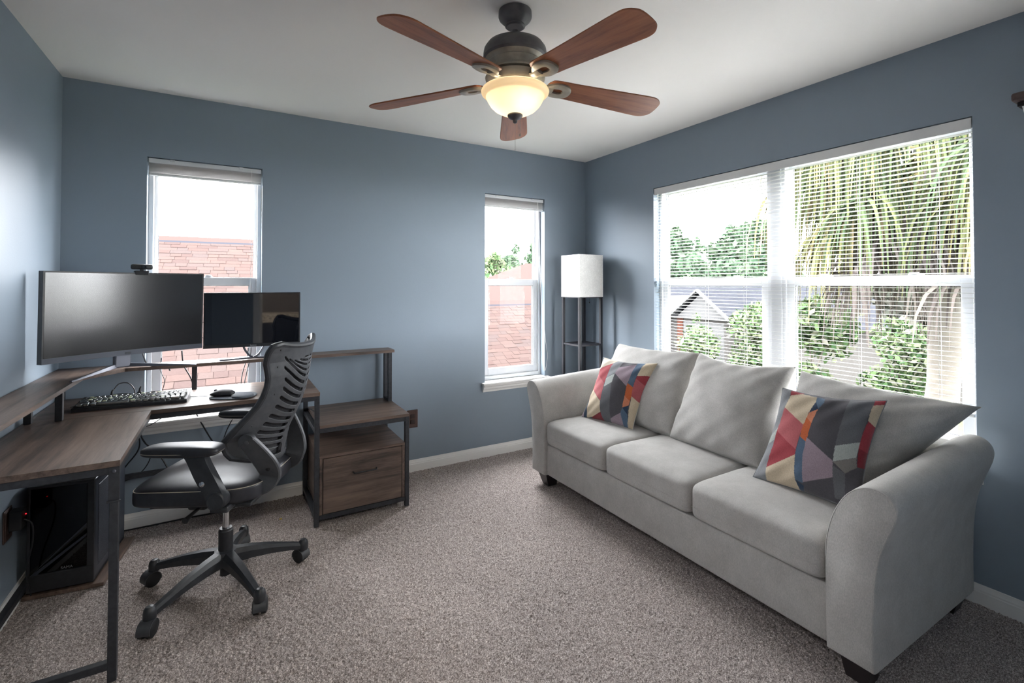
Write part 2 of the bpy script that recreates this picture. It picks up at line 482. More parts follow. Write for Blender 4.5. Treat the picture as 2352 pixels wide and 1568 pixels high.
# ------------------------------------------------------------------ window blinds
M['slat'] = mat('white_blind_slat', srgb(216, 216, 215), .45)
b3 = thing('venetian_blind', (RW + .03, (W3[0] + W3[1]) / 2, WZ1 - .005), 'wide white venetian blind lowered over the double window behind the sofa', 'blind')
y0, y1 = W3[0] + .006, W3[1] - .006
m = MB(); m.bbox(RW + .008, RW + .044, y0, y1, 2.022, 2.060, .003); m.build('headrail', M['vinyl'], b3)
m = MB(); m.bbox(RW + .002, RW + .007, y0 - .002, y1 + .002, 2.014, 2.062, .0015); m.build('valance', M['slat'], b3)
pitch = .0218; zs0 = 2.004; zend = .792
sw = .0125; tilt = math.radians(5)
prof = []
for k in range(5):
    u = -1 + k / 2; prof.append((u * sw, .0016 * (1 - u * u)))
ring = prof + [(a, b - .0005) for a, b in prof[::-1]]
me_slat = None; nsl = int((zs0 - zend) / pitch)
for i in range(nsl + 1):
    if me_slat is None:
        m = MB(); m.prism(ring, lambda a, b, t: (a, t, b), -(y1 - y0) / 2, (y1 - y0) / 2)
        o = m.build('slat', M['slat'], b3, smooth=True, local=True); me_slat = o.data
    else:
        o = bpy.data.objects.new('slat', me_slat); COL.objects.link(o); o.parent = b3
    o.location = (-.003 + random.uniform(-.0008, .0008), 0, zs0 - i * pitch - (WZ1 - .005))
    o.rotation_euler = (random.uniform(-.0004, .0004), tilt + random.uniform(-.015, .015), 0)
m = MB(); m.bbox(RW + .014, RW + .040, y0 + .004, y1 - .004, .772, .786, .004); m.build('bottom_rail', M['slat'], b3)
for yy in (.90, 1.22, 1.52, 1.85, 2.13, 2.47):
    m = MB()
    for dx in (.0130, .0410):
        m.tube([(RW + dx, yy, 2.02), (RW + dx, yy, .78)], .0008, 5)
    m.build('ladder_cord', M['slat'], b3)
m = MB(); m.tube([(RW - .004, 2.528, 2.02), (RW - .006, 2.532, 1.46)], .0035, 6); m.build('tilt_wand', M['white_plastic'], b3)

def raised_blind(a0, a1, label, cords):
    r = thing('raised_blind', ((a0 + a1) / 2, BW + .028, WZ1 - .005), label, 'blind')
    m = MB(); m.bbox(a0 + .005, a1 - .005, BW + .008, BW + .044, WZ1 - .030, WZ1 - .004, .003); m.build('headrail', M['vinyl'], r)
    for i in range(16):
        m = MB(); z = WZ1 - .034 - i * .0032; j = random.uniform(-.001, .001)
        m.prism([(-.0125 + j, 0), (0 + j, .0012), (.0125 + j, 0), (.0125 + j, -.0008), (0 + j, .0004), (-.0125 + j, -.0008)], lambda a, b, t, z=z: (t, BW + .026 + a, z + b), a0 + .006, a1 - .006)
        m.build('slat', M['slat'], r)
    m = MB(); m.bbox(a0 + .007, a1 - .007, BW + .013, BW + .039, WZ1 - .100, WZ1 - .086, .004); m.build('bottom_rail', M['slat'], r)
    for k in (.2, .8):
        m = MB(); a = a0 + (a1 - a0) * k; m.bbox(a - .012, a + .012, BW + .004, BW + .030, WZ1 - .016, WZ1 - .003, .002)
        m.build('mounting_bracket', M['vinyl'], r)
    for c in cords:
        m = MB(); m.tube(spline(c, 8), .0012, 5); m.build('pull_cord', M['white_plastic'], r)
raised_blind(*W1, 'raised white blind in the window behind the computer monitors', [[(.112, BW + .004, 2.05), (.113, BW + .006, 1.7), (.111, BW + .01, 1.30)]])
raised_blind(*W2, 'raised white blind in the narrow window beside the floor lamp', [[(2.23, BW + .004, 2.04), (2.235, BW + .004, 1.7), (2.27, BW - .003, 1.2), (2.31, BW - .006, .85), (2.325, BW - .007, .74), (2.305, BW - .006, .62)], [(2.236, BW + .003, 2.04), (2.26, BW - .002, 1.4), (2.28, BW - .004, .95), (2.293, BW - .006, .62)]])

# ------------------------------------------------------------------ corner desk with riser, shelf and drawer
DT = .745
desk = thing('corner_desk', (-.10, 3.0, 0), 'brown wood corner desk with black steel frame, monitor riser, shelf and drawer', 'desk')
m = MB(); m.prism([(-.764, 2.853), (-.764, 2.10), (-.318, 2.10), (-.318, 2.853)], lambda a, b, t: (a, b, t), DT - .02, DT)
m.build('desktop_side', M['wood_y'], desk)
m = MB(); m.prism([(-.764, 2.855), (.438, 2.855), (.438, 3.348), (-.764, 3.348)], lambda a, b, t: (a, b, t), DT - .02, DT)
m.build('desktop_back', M['wood_x'], desk)
# steel frame
def bar(m, p, q, w=.025, h=None):
    h = h or w
    x0, x1 = sorted((p[0], q[0])); y0, y1 = sorted((p[1], q[1])); z0, z1 = sorted((p[2], q[2]))
    if x1 - x0 < 1e-6: x0 -= w / 2; x1 += w / 2
    if y1 - y0 < 1e-6: y0 -= w / 2; y1 += w / 2
    if z1 - z0 < 1e-6: z0 -= h / 2; z1 += h / 2
    return m.bbox(x0, x1, y0, y1, z0, z1, .0015, 1)
UZ = DT - .0335
def leg(x, y, z1, name='leg', z0=0.0, par=None):
    m = MB(); bar(m, (x, y, z0), (x, y, z1)); return m.build(name, M['steel'], par or desk)
for x, y in ((-.334, 2.118), (-.748, 2.118), (-.748, 3.325), (-.334, 2.868)):
    if (x, y) == (-.334, 2.868): continue
    leg(x, y, DT - .021)
for p, q in (((-.74, 2.118, UZ), (-.34, 2.118, UZ)), ((-.334, 2.125, UZ), (-.334, 2.86, UZ)), ((-.748, 2.125, UZ), (-.748, 3.32, UZ)), ((-.33, 2.872, UZ), (.418, 2.872, UZ)), ((-.74, 3.325, UZ), (.418, 3.325, UZ)),
             ((-.74, 2.118, .055), (-.345, 2.118, .055)), ((-.748, 2.13, .055), (-.748, 3.31, .055)), ((-.74, 3.325, .30), (.42, 3.325, .30))):
    m = MB(); bar(m, p, q); m.build('frame_bar', M['steel'], desk)
m = MB(); m.bbox(-.349, -.319, 2.1035, 2.1055, DT - .135, DT - .022, .0006, 1); m.bbox(-.353, -.315, 2.098, 2.1055, DT - .14, DT - .134, .001, 1); m.build('corner_bracket', M['steel'], desk)
m = MB(); m.lathe([(.006, 0), (.006, .002), (.003, .004), (0, .004)], n=12)
m2 = MB(); m2.add([(x - .334, 2.1035 - z, y + DT - .036) for x, y, z in m.v], m.f); m2.build('bolt', M['silver'], desk)
# right hand end: tall legs, shelf and drawer
SX0, SX1, SY0, SY1 = .425, .952, 2.872, 3.335
leg(SX0, SY0, DT - .021); leg(SX0, SY1, DT - .021); leg(SX1 - .013, SY0, .545); leg(SX1 - .013, SY1, .545)
for p, q in (((SX0, SY0 + .013, UZ), (SX0, SY1 - .013, UZ)), ((SX0 + .013, SY0, .5275), (SX1 - .026, SY0, .5275)), ((SX0 + .013, SY1, .5275), (SX1 - .026, SY1, .5275)),
             ((SX1 - .013, SY0 + .013, .5275), (SX1 - .013, SY1 - .013, .5275)), ((SX0 + .013, SY0, .0475), (SX1 - .026, SY0, .0475)), ((SX1 - .013, SY0 + .013, .0475), (SX1 - .013, SY1 - .013, .0475)), ((SX0, SY0 + .013, .0475), (SX0, SY1 - .013, .0475)),
             ((SX0, SY0 + .013, .5275), (SX0, SY1 - .013, .5275))):
    m = MB(); bar(m, p, q); m.build('frame_bar', M['steel'], desk)
m = MB(); m.box(SX0 + .014, SX1, SY0 - .013, SY1 + .012, .541, .558); m.build('shelf', M['wood_x'], desk)
m = MB(); m.tube([(.30, SY0 + .455, DT - .03), (SX0 - .002, SY0 + .455, .60)], .008, 4)
m.tube([(SX0 + .01, SY0 + .02, .62), (SX0 + .01, SY1 - .02, .56)], .004, 4); m.build('brace', M['steel'], desk)
# drawer cabinet
cx0, cx1, cy0, cy1, cz0, cz1 = SX0 + .014, SX1 - .028, SY0 - .012, SY1 - .01, .062, .388
m = MB(); m.box(cx0, cx1, cy0, cy1, cz1 - .015, cz1); m.build('cabinet_top', M['wood_x'], desk)
for a, b in ((cx0, cx0 + .015), (cx1 - .015, cx1)):
    m = MB(); m.box(a, b, cy0, cy1, cz0, cz1 - .0155); m.build('cabinet_side', M['wood_y'], desk)
m = MB(); m.box(cx0 + .016, cx1 - .016, cy0 + .02, cy1, cz0, cz0 + .012); m.box(cx0 + .016, cx1 - .016, cy1 - .006, cy1, cz0, cz1 - .016); m.build('cabinet_back', M['steel'], desk)
m = MB(); m.bbox(cx0 + .019, cx1 - .019, cy0 - .001, cy0 + .016, cz0 + .002, cz1 - .019, .001, 1); dr = m.build('drawer', M['wood_x'], desk)
m = MB(); m.box(cx0 + .03, cx0 + .034, cy0 + .016, cy1 - .03, cz0 + .03, cz1 - .08); m.box(cx1 - .034, cx1 - .03, cy0 + .016, cy1 - .03, cz0 + .03, cz1 - .08); m.box(cx0 + .03, cx1 - .03, cy0 + .016, cy1 - .03, cz0 + .025, cz0 + .03); m.build('drawer_box', M['steel'], dr)
hx, hz = (cx0 + cx1) / 2 + .005, .268
m = MB(); m.tube(spline([(hx - .066, cy0, hz), (hx - .064, cy0 - .018, hz), (hx - .05, cy0 - .024, hz), (hx + .05, cy0 - .024, hz), (hx + .064, cy0 - .018, hz), (hx + .066, cy0, hz)], 5), .0045, 8)
m.build('handle', M['black'], dr, smooth=True)
# monitor riser
RZ = .905
m = MB(); m.prism([(-.764, 2.055), (-.610, 2.055), (-.600, 3.02), (-.47, 3.205), (-.40, 3.205), (-.40, 3.352), (-.764, 3.352)], lambda a, b, t: (a, b, t), RZ - .018, RZ)
m.build('riser_side', M['wood_y'], desk)
m = MB(); m.box(-.3995, .962, 3.205, 3.352, RZ - .018, RZ); m.build('riser_back', M['wood_x'], desk)
for x, y, z0 in ((-.642, 2.84, DT), (-.742, 2.84, DT), (-.642, 2.1135, DT), (-.742, 2.1135, DT), (-.742, 3.32, DT), (-.17, 3.31, DT), (.938, 3.235, .558), (.938, 3.335, .558)):
    m = MB(); bar(m, (x, y, z0), (x, y, RZ - .0185), .025); m.build('riser_post', M['steel'], desk)
m = MB(); bar(m, (.935, 3.25, .565), (.935, 3.32, .565), .02); m.build('post_foot', M['steel'], desk)

# ------------------------------------------------------------------ curved monitor
M['screen_matte'] = mat('matte_dark_screen', srgb(26, 26, 29), .21, spec=.7)
M['screen_gloss'] = mat('glossy_black_screen', srgb(10, 13, 20), .03, spec=.8)
M['bezel'] = mat('dark_grey_bezel', srgb(70, 74, 84), .4, .3)
M['mark'] = mat('dark_grey_print', srgb(30, 32, 38), .5)
M['mark_mid'] = mat('mid_grey_print', srgb(96, 98, 102), .5)
M['mark_light'] = mat('light_grey_print', srgb(165, 168, 172), .5)
mw, mh = .685, .395
mon_yaw = math.atan2(.343, .595)
mon = thing('curved_monitor', (-.432, 3.088, RZ), 'large curved grey monitor on a V-shaped stand in the desk corner', 'monitor', mon_yaw)
Rc = 1.5
def curve_pt(u, d=0):        # u along width, d towards viewer (-y local)
    a = u / Rc
    return ((Rc - d * 0) * math.sin(a), (Rc - d) * math.cos(a) - Rc - (0) + 0.0)
def curved_panel(m, u0, u1, z0, z1, d0, d1, n=40):
    P = []
    for i in range(n + 1):
        u = u0 + (u1 - u0) * i / n; a = u / Rc
        f = lambda d: (math.sin(a) * (Rc - d), math.cos(a) * (Rc - d) - Rc + .022)
        (xa, ya), (xb, yb) = f(d0), f(d1)
        k0, k1 = -(z0 - .29) * .020, -(z1 - .29) * .020     # leans slightly forward
        P.append([(xa, ya + k0, z0), (xb, yb + k0, z0), (xb, yb + k1, z1), (xa, ya + k1, z1)])
    m.grid(P, closed_v=True)
    k = len(m.v); m.f.append((k - 4 * (n + 1), k - 4 * (n + 1) + 1, k - 4 * (n + 1) + 2, k - 4 * (n + 1) + 3)); m.f.append((k - 4, k - 3, k - 2, k - 1))
    return m
zb = .985 - RZ; zt = 1.405 - RZ
m = MB(); curved_panel(m, -mw / 2, mw / 2, zb, zt, -.03, 0); shell = m.build('shell', M['black'], mon, local=True)
m = MB(); curved_panel(m, -mw / 2 + .007, mw / 2 - .007, zb + .027, zt - .007, .0002, .0012); m.build('screen', M['screen_matte'], mon, smooth=True, local=True)
m = MB(); curved_panel(m, -mw / 2, mw / 2, zb, zb + .025, .0002, .0025); bz = m.build('bezel', M['bezel'], mon, smooth=True, local=True)
lettering('msi', .020, M['mark'], bz, Matrix.Translation((0, .0185 + .0038, zb + .012)) @ Matrix.Rotation(PI / 2, 4, 'X') @ Matrix.Shear('XZ', 4, (0, 0)), 'logo_lettering')
m = MB()
m.bbox(-.035, .035, .075, .105, .012, .34, .006); m.bbox(-.05, .05, .045, .09, .22, .32, .008); st = m.build('stand_column', M['silver'], mon, local=True)
for s in (-1, 1):
    m = MB()
    A = Vector((s * .012, .10, .034)); B = Vector((s * .265, -.10, .006))
    d = (B - A).normalized(); sd = Vector((d.y, -d.x, 0)).normalized()
    v = []
    for p, w, h in ((A, .024, .020), (B, .012, .008)):
        for a, b in ((-1, 0), (1, 0), (.6, 1), (-.6, 1)):
            v.append((p + sd * w * a * .5 + Vector((0, 0, (b - 1) * h + (h if p is B else 0) * 0 + 0)))[:])
    v = [(x, y, max(z, .001)) for x, y, z in v]
    m.add(v, [(0, 1, 5, 4), (1, 2, 6, 5), (2, 3, 7, 6), (3, 0, 4, 7), (0, 3, 2, 1), (4, 5, 6, 7)])
    m.build('stand_foot', M['silver'], mon, local=True)

# webcam clipped on top of it
def on_monitor(u, z, d=0):
    a = u / Rc; x = math.sin(a) * (Rc - d); y = math.cos(a) * (Rc - d) - Rc + .022
    c, s = math.cos(mon_yaw), math.sin(mon_yaw)
    return (-.432 + x * c - y * s, 3.088 + x * s + y * c, z)
wc = thing('webcam', on_monitor(.055, 1.4055), 'black webcam clipped to the top of the curved monitor', 'webcam', mon_yaw + math.radians(-14))
m = MB(); m.bbox(-.046, .046, -.016, .014, .016, .044, .009, 3); wb = m.build('body', M['black'], wc, smooth=True, local=True)
m = MB(); m.add([(x + .006, -.0155 - z, y + .030) for x, y, z in MB().lathe([(.010, 0), (.010, .004), (.007, .004), (.006, .002), (0, .002)], n=20).v], MB().lathe([(.010, 0), (.010, .004), (.007, .004), (.006, .002), (0, .002)], n=20).f); m.build('lens', M['screen_gloss'], wc, local=True)
m = MB(); m.bbox(-.030, .030, -.012, .030, .0005, .010, .003); m.bbox(-.028, .028, -.014, -.009, -.012, .008, .002); m.bbox(-.008, .008, -.006, .006, .009, .018, .002); m.build('clip', M['black'], wc, local=True)

# ------------------------------------------------------------------ small flat monitor
m2x, m2y = (.1245, 3.256)
yaw2 = math.atan2(-.044, .507)
mon2 = thing('flat_monitor', (m2x, m2y, RZ), 'smaller glossy black flat monitor in front of the left window', 'monitor', yaw2)
w2, zb2, zt2 = .509, .975 - RZ, 1.297 - RZ
m = MB(); m.bbox(-w2 / 2, w2 / 2, 0, .022, zb2, zt2, .002, 1); m.bbox(-.17, .17, .02, .045, zb2 + .03, zt2 - .09, .01); sh2 = m.build('shell', M['black'], mon2, local=True)
m = MB(); m.bbox(-w2 / 2 + .008, w2 / 2 - .008, -.0015, .002, zb2 + .019, zt2 - .006, .0004, 1); m.build('screen', M['screen_gloss'], mon2, local=True)
m = MB(); m.bbox(-w2 / 2, w2 / 2, -.002, .001, zb2, zb2 + .018, .0006, 1); bz2 = m.build('bezel', M['black'], mon2, local=True)
lettering('Lenovo', .011, M['mark_light'], bz2, Matrix.Translation((0, -.0024, zb2 + .009)) @ Matrix.Rotation(PI / 2, 4, 'X'), 'logo_lettering')
for s in (-1, 1):
    m = MB(); m.tube(spline([(s * .060, .030, zb2 + .06), (s * .052, .028, zb2 - .004), (s * .025, .018, .020), (s * .004, .012, .008)], 6), .006, 8); m.build('stand_neck', M['silver'], mon2, smooth=True, local=True)
    m = MB(); m.prism([(s * .004, .030), (s * .004, .012), (s * .165, -.040), (s * .170, -.034), (s * .165, -.028), (s * .03, .036)], lambda a, b, t: (a, b, t), .0008, .008); m.build('stand_foot', M['silver'], mon2, local=True)
m = MB(); m.bbox(-.10, .10, .02, .05, .0008, .007, .002); m.build('stand_foot', M['silver'], mon2, local=True)

# ------------------------------------------------------------------ keyboard with round keycaps
kb_yaw = math.radians(-4)
kb = thing('keyboard', (-.405, 3.035, DT), 'black keyboard with round silver-rimmed keycaps on the desk', 'keyboard', kb_yaw)
M['keycap'] = mat('dark_keycap', srgb(44, 48, 54), .3)
_t = NT(M['keycap']); _i = _t.new('ObjectInfo'); _r = _t.new('ValToRGB'); _r.color_ramp.interpolation = 'CONSTANT'
_r.color_ramp.elements[0].color = srgb(40, 46, 52); _r.color_ramp.elements[1].color = srgb(186, 196, 160); _r.color_ramp.elements[1].position = .84
_e = _r.color_ramp.elements.new(.5); _e.color = srgb(70, 80, 84)
_t.link(_i.outputs['Random'], _r.inputs['Fac']); _t.link(_r.outputs[0], _t.n['Principled BSDF'].inputs['Base Color'])
M['rim'] = mat('silver_keycap_rim', srgb(190, 196, 196), .2, .8)
m = MB(); m.prism([(-.066, .001), (.068, .001), (.068, .030), (.062, .033), (-.060, .018), (-.066, .013)], lambda a, b, t: (t, a, b), -.226, .226); m.build('case', M['black'], kb, local=True)
rowz = lambda y: .0195 + (y + .060) * .122
kmesh = {}
def keycap(x, y, w):
    key = round(w, 3)
    z = rowz(y)
    if key not in kmesh:
        hw = w / 2 - .0009; n = 16
        def loop(r, zz):
            e = max(hw - .0085, 0)
            return [((e if math.cos(2 * PI * (i + .5) / n) > 0 else -e) + r * math.cos(2 * PI * (i + .5) / n), r * math.sin(2 * PI * (i + .5) / n), zz) for i in range(n)]
        rr = min(.0088, hw)
        mm = MB(); ls = [loop(rr * .8, 0), loop(rr, .003), loop(rr, .0105), loop(rr * .86, .0115)]
        mm.grid(ls, closed_v=True); mm.f.append([3 * n + i for i in range(n)])
        me = mm.build('key', M['rim'], kb, local=True); k0 = me.data
        mm = MB(); v = loop(rr * .84, .0117); mm.add(v, [list(range(n))]); top = mm.build('key_top', M['keycap'], me, local=True)
        kmesh[key] = (k0, top.data); ko = me
    else:
        ko = bpy.data.objects.new('key', kmesh[key][0]); COL.objects.link(ko); ko.parent = kb
        tp = bpy.data.objects.new('key_top', kmesh[key][1]); COL.objects.link(tp); tp.parent = ko
    ko.location = (x, y, z); ko.rotation_euler = (math.atan(.122), 0, 0)
U = .0190
ROWS = [(.054, [1, 1, 1, 1, 1, 1, 1, 1, 1, 1, 1, 1, 1, 2, 1, 1, 1, 1]), (.034, [1] * 13 + [2, 1, 1, 1, 1, 1, 1, 1][:8]), (.015, [1.5] + [1] * 12 + [1.5, 1, 1, 1, 1, 1, 1, 1]), (-.004, [1.75] + [1] * 11 + [2.25, 1, 1, 1]), (-.023, [2.25] + [1] * 10 + [2.75, 1, 1, 1, 1, 1]), (-.042, [1.25, 1.25, 1.25, 6.25, 1.25, 1.25, 1.25, 1.25, 1, 1, 1, 2, 1])]
for y, ws in ROWS:
    x = -.215; tot = sum(ws)
    sc = .430 / (tot * U)
    for w in ws:
        keycap(x + w * U * sc / 2, y, w * U * min(sc, 1.05)); x += w * U * sc

# mouse on a small pad with wrist rest
pad = thing('mouse_pad', (.022, 2.985, DT), 'small grey mouse pad with raised wrist rest at the desk edge', 'mouse pad', math.radians(-26))
M['pad'] = noisy('grey_pad_fabric', [srgb(78, 84, 92), srgb(92, 98, 106)], 200, .8)
m = MB(); m.superbox((0, 0, .004), (.11, .085, .0035), .3, .75); 
m.superbox((.062, -.030, .010), (.052, .050, .011), .8, .9); m.build('pad', M['pad'], pad, smooth=True, local=True)
ms = thing('mouse', (-.028, 2.998, DT + .0078), 'black computer mouse resting on the grey mouse pad', 'mouse', math.radians(-22))
def mouse_fn(x, y, z):
    return (x, y * (1 - .12 * x), (z * .5 + .5) * (1 - .32 * (x - .15) ** 2 - .25 * abs(y) ** 2.2) * 2 - 1)
m = MB(); m.superbox((0, 0, .0175), (.060, .034, .0175), .75, .72, fn=mouse_fn); m.build('body', M['black'], ms, smooth=True, local=True)
m = MB(); m.lathe([(.009, -.004), (.010, -.002), (.010, .002), (.009, .004)], n=16); m2_ = MB(); m2_.add([(x - .034, z, y + .0245) for x, y, z in m.v], m.f); m2_.build('scroll_wheel', M['rubber'], ms, local=True)
lettering('g', .012, M['mark_light'], ms, Matrix.Translation((.030, 0, .0312)) @ Matrix.Rotation(math.radians(14), 4, 'Y') @ Matrix.Rotation(-PI / 2, 4, 'Z'), 'emblem')

# ------------------------------------------------------------------ cables
def cable(pts, label, r=.0028, n=8, mat_=None):
    p = spline(pts, n); m = MB(); base = min(p, key=lambda q: q[2])
    o = bpy.data.objects.new('cable', None)
    m.tube(p, r, 6)
    c = np.mean(np.array(p), axis=0)
    t = MB(); t.v = [(a - c[0], b - c[1], d - c[2]) for a, b, d in m.v]; t.f = m.f
    o = t.build('cable', mat_ or M['cable'], smooth=True); o.location = c
    return tag(o, label, 'cable')
WY = BW - .008
cable([(-.085, 3.03, DT + .004), (-.12, 3.06, DT + .003), (-.17, 3.08, DT + .003), (-.20, 3.12, DT + .003)], 'thin black mouse cable between mouse and keyboard', .0017)
cable([(-.24, 3.115, DT + .006), (-.27, 3.20, DT + .018), (-.36, 3.235, DT + .020), (-.45, 3.18, DT + .003)], 'thin black keyboard cable looping behind the keyboard', .0018)
cable([(-.66, 3.10, DT + .004), (-.60, 3.15, DT + .010), (-.50, 3.20, DT + .030), (-.40, 3.22, DT + .015), (-.34, 3.26, DT + .003)], 'thin black cable arching behind the keyboard toward the wall', .0018)
cable([(-.51, 3.165, DT + .055), (-.49, 3.18, DT + .085), (-.455, 3.19, DT + .085), (-.43, 3.19, DT + .055), (-.425, 3.19, DT + .025)], 'short black cable joining the two upright plugs', .0025)
for x, y, lab in ((-.515, 3.155, 'upright black plug behind the left part of the keyboard'), (-.405, 3.185, 'upright black plug beside the cable loop, nearer the window')):
    pl = thing('power_plug', (x, y, DT), lab, 'plug')
    m = MB(); m.superbox((x, y, DT + .018), (.011, .008, .018), .4, .5, 20, 12); m.build('housing', M['rubber'], pl, smooth=True)
    m = MB(); m.tube([(x, y, DT + .033), (x + .002, y, DT + .052), (x + .006, y, DT + .062)], [.006, .0045, .003], 8); m.build('strain_relief', M['rubber'], pl, smooth=True)
cable([(-.40, 3.22, .985), (-.375, 3.18, .925), (-.345, 3.20, RZ + .004), (-.30, 3.26, RZ + .004), (-.29, 3.357, RZ - .05)], 'black cable drooping from the curved monitor onto the riser', .004)
cable([(-.235, 3.357, .965), (-.225, 3.36, .88), (-.19, 3.362, .80), (-.175, 3.36, .73), (-.17, 3.355, .62), (-.10, 3.35, .46), (-.02, 3.352, .30), (.0, 3.352, .12)], 'thick black cable hanging down in front of the left window glass', .0038)
cable([(.10, 3.35, .96), (.095, 3.36, .90), (.07, 3.362, .80), (.062, 3.36, .72), (.05, 3.355, .60), (-.02, 3.352, .44), (-.06, 3.352, .20)], 'black cable hanging below the small flat monitor', .0028)
cable([(.115, 3.35, .96), (.112, 3.364, .90), (.092, 3.366, .80), (.085, 3.362, .72), (.125, 3.355, .55), (.09, 3.352, .40), (.05, 3.352, .10)], 'second black cable hanging below the small flat monitor, nearer the chair', .0028)
cable([(-.33, 3.36, .93), (-.335, 3.364, .86), (-.315, 3.364, .80), (-.325, 3.362, .74)], 'thin black cable against the white frame of the left window', .002)
cable([(-.50, 3.30, .70), (-.40, 3.20, .60), (-.33, 3.15, .62), (-.24, 3.14, .70)], 'thin black cable slung under the desk below the window sill', .002)
cable([(-.42, 3.10, .70), (-.41, 3.20, .60), (-.40, 3.32, .48), (-.33, 3.35, .38), (-.27, 3.352, .24), (-.22, 3.352, .10)], 'black cable running down the wall under the desk', .004)
cable([(-.43, 3.12, .70), (-.42, 3.22, .58), (-.42, 3.30, .45), (-.50, 3.34, .32), (-.53, 3.345, .18), (-.50, 3.33, .05)], 'black cable curving left toward the computer tower', .0035)
cable([(-.40, 3.25, .52), (-.37, 3.33, .40), (-.42, 3.35, .30), (-.52, 3.35, .26), (-.60, 3.35, .22)], 'thin black cable looping under the desk above the tower', .0025)
cable([(-.50, 3.345, .004), (-.40, 3.345, .004), (-.20, 3.346, .004), (0.0, 3.345, .004), (.06, 3.35, .03)], 'black cable lying on the carpet along the back baseboard', .004)

# ------------------------------------------------------------------ computer tower on a small board
tw_yaw = math.radians(-7)
board = thing('tower_board', (-.585, 3.00, 0), 'brown wooden board on the carpet under the computer tower', 'board', tw_yaw)
m = MB(); m.bbox(-.145, .135, -.195, .24, .001, .017, .002, 1); m.build('plank', M['wood_y'], board, local=True)
tw = thing('computer_tower', (-.600, 3.00, .017), 'black computer tower with smoked front glass standing under the desk', 'computer', tw_yaw)
TWX, TY0, TY1, TH = .114, -.195, .205, .462
m = MB()
m.bbox(-TWX, TWX, TY0 + .02, TY1, .012, .03, .003); m.bbox(-TWX, TWX, TY0 + .02, TY1, TH - .02, TH, .003)
m.bbox(-TWX, -TWX + .006, TY0 + .02, TY1, .012, TH, .002); m.bbox(-TWX, TWX, TY1 - .006, TY1, .012, TH, .002); m.box(-TWX + .01, TWX - .01, TY0 + .10, TY0 + .106, .03, TH - .02)
m.build('chassis', M['black'], tw, local=True)
M['panel'] = mat('dark_grey_side_panel', srgb(62, 66, 76), .35, .4)
m = MB(); m.bbox(TWX - .005, TWX, TY0 + .004, TY1, .012, TH, .002, 1); sp = m.build('side_panel', M['panel'], tw, local=True)
m = MB(); m.bbox(TWX - .001, TWX + .0015, TY0 + .05, TY0 + .17, .06, TH - .04, .001, 1); m.build('mesh_vent', noisy('perforated_grille', [srgb(24, 26, 30), srgb(74, 78, 88)], 300, .5), sp, local=True)
m = MB(); m.bbox(-TWX, TWX, TY0, TY0 + .02, .012, .085, .003); m.bbox(TWX - .024, TWX, TY0, TY0 + .02, .085, TH - .001, .002); m.bbox(-TWX, -TWX + .010, TY0 + .002, TY0 + .02, .085, TH - .001, .002); m.bbox(-TWX, TWX, TY0 + .002, TY0 + .02, TH - .012, TH, .002); fp = m.build('front_frame', M['black'], tw, local=True)
lettering('SAMA', .016, M['mark_mid'], fp, Matrix.Translation((.022, TY0 - .0008, .098)) @ Matrix.Rotation(PI / 2, 4, 'X'), 'logo_lettering')
m = MB(); m.box(-TWX + .009, TWX - .022, TY0 + .006, TY0 + .009, .086, TH - .012); m.build('front_glass', M['smoked'], tw, local=True)
for dz in (0, -.045):
    m = MB(); m.prism([(-.1, .085 + max(0, dz * 0)), (-.1 + (.02 if dz else .0), .085), (TWX - .026, .265 + dz + (.0)), (TWX - .026, .275 + dz)], lambda a, b, t: (a, t, b), TY0 - .001, TY0 + .005); m.build('diagonal_trim', M['panel'], tw, local=True)
for k, (x, z) in enumerate(((-.005, .30), (.055, .325))):
    m = MB()
    for i in range(5):
        for j in range(7): m.box(x - .018 + i * .008, x - .0125 + i * .008, TY0 + .095, TY0 + .0995, z - .03 + j * .009, z - .0245 + j * .009)
    m.build('fan_grille', M['silver'], tw, local=True)
for x in (-.08, .08):
    for y in (-.14, .16):
        m = MB(); m.lathe([(.012, 0), (.014, .012)], (x, y, .0005), 14); m.build('foot', M['rubber'], tw, local=True)
m = MB()
for y in (-.13, -.11, -.085): m.lathe([(.005, 0), (.005, .004), (0, .004)], (TWX - .018, y, TH), 12)
m.lathe([(.004, 0), (.004, .016), (0, .016)], (TWX - .015, -.06, TH), 10); m.build('top_ports', M['silver'], tw, local=True)

# ------------------------------------------------------------------ outlets 
def outlet(fn, a, z, label):
    p = fn(a, 0, z)
    r = thing('wall_outlet', p, label, 'outlet')
    def bx(m, a0, a1, d0, d1, z0, z1, b): mapbox(m, fn, a + a0, a + a1, d0, d1, z + z0, z + z1, b)
    m = MB(); bx(m, -.040, .040, -.006, -.0005, -.064, .064, .002); bx(m, -.034, .034, -.009, -.005, -.058, .058, .002); m.build('cover_plate', M['brown_plate'], r)
    for s in (-1, 1):
        m = MB(); bx(m, -.017, .017, -.0115, -.007, s * .020 - .015, s * .020 + .015, .003); so = m.build('socket', M['brown_dark'], r)
        m = MB()
        for q in (-.006, .006): bx(m, q - .001, q + .001, -.0118, -.011, s * .020 - .001, s * .020 + .008, 0)
        m.build('slot', M['rubber'], so)
    return r
outlet(fb, 1.145, .375, 'brown double outlet on the back wall beside the drawer cabinet')
outlet(fl, 2.715, .375, 'brown double outlet on the left wall under the desk')
ad = thing('power_adapter', (LW + .012, 2.715, .395), 'black power adapter with a red light plugged into the left wall', 'adapter')
m = MB(); m.bbox(LW + .012, LW + .052, 2.690, 2.742, .352, .43, .004); ab = m.build('body', M['rubber'], ad)
m = MB(); m.superbox((LW + .0525, 2.735, .400), (.002, .002, .002), 1, 1, 10, 6)
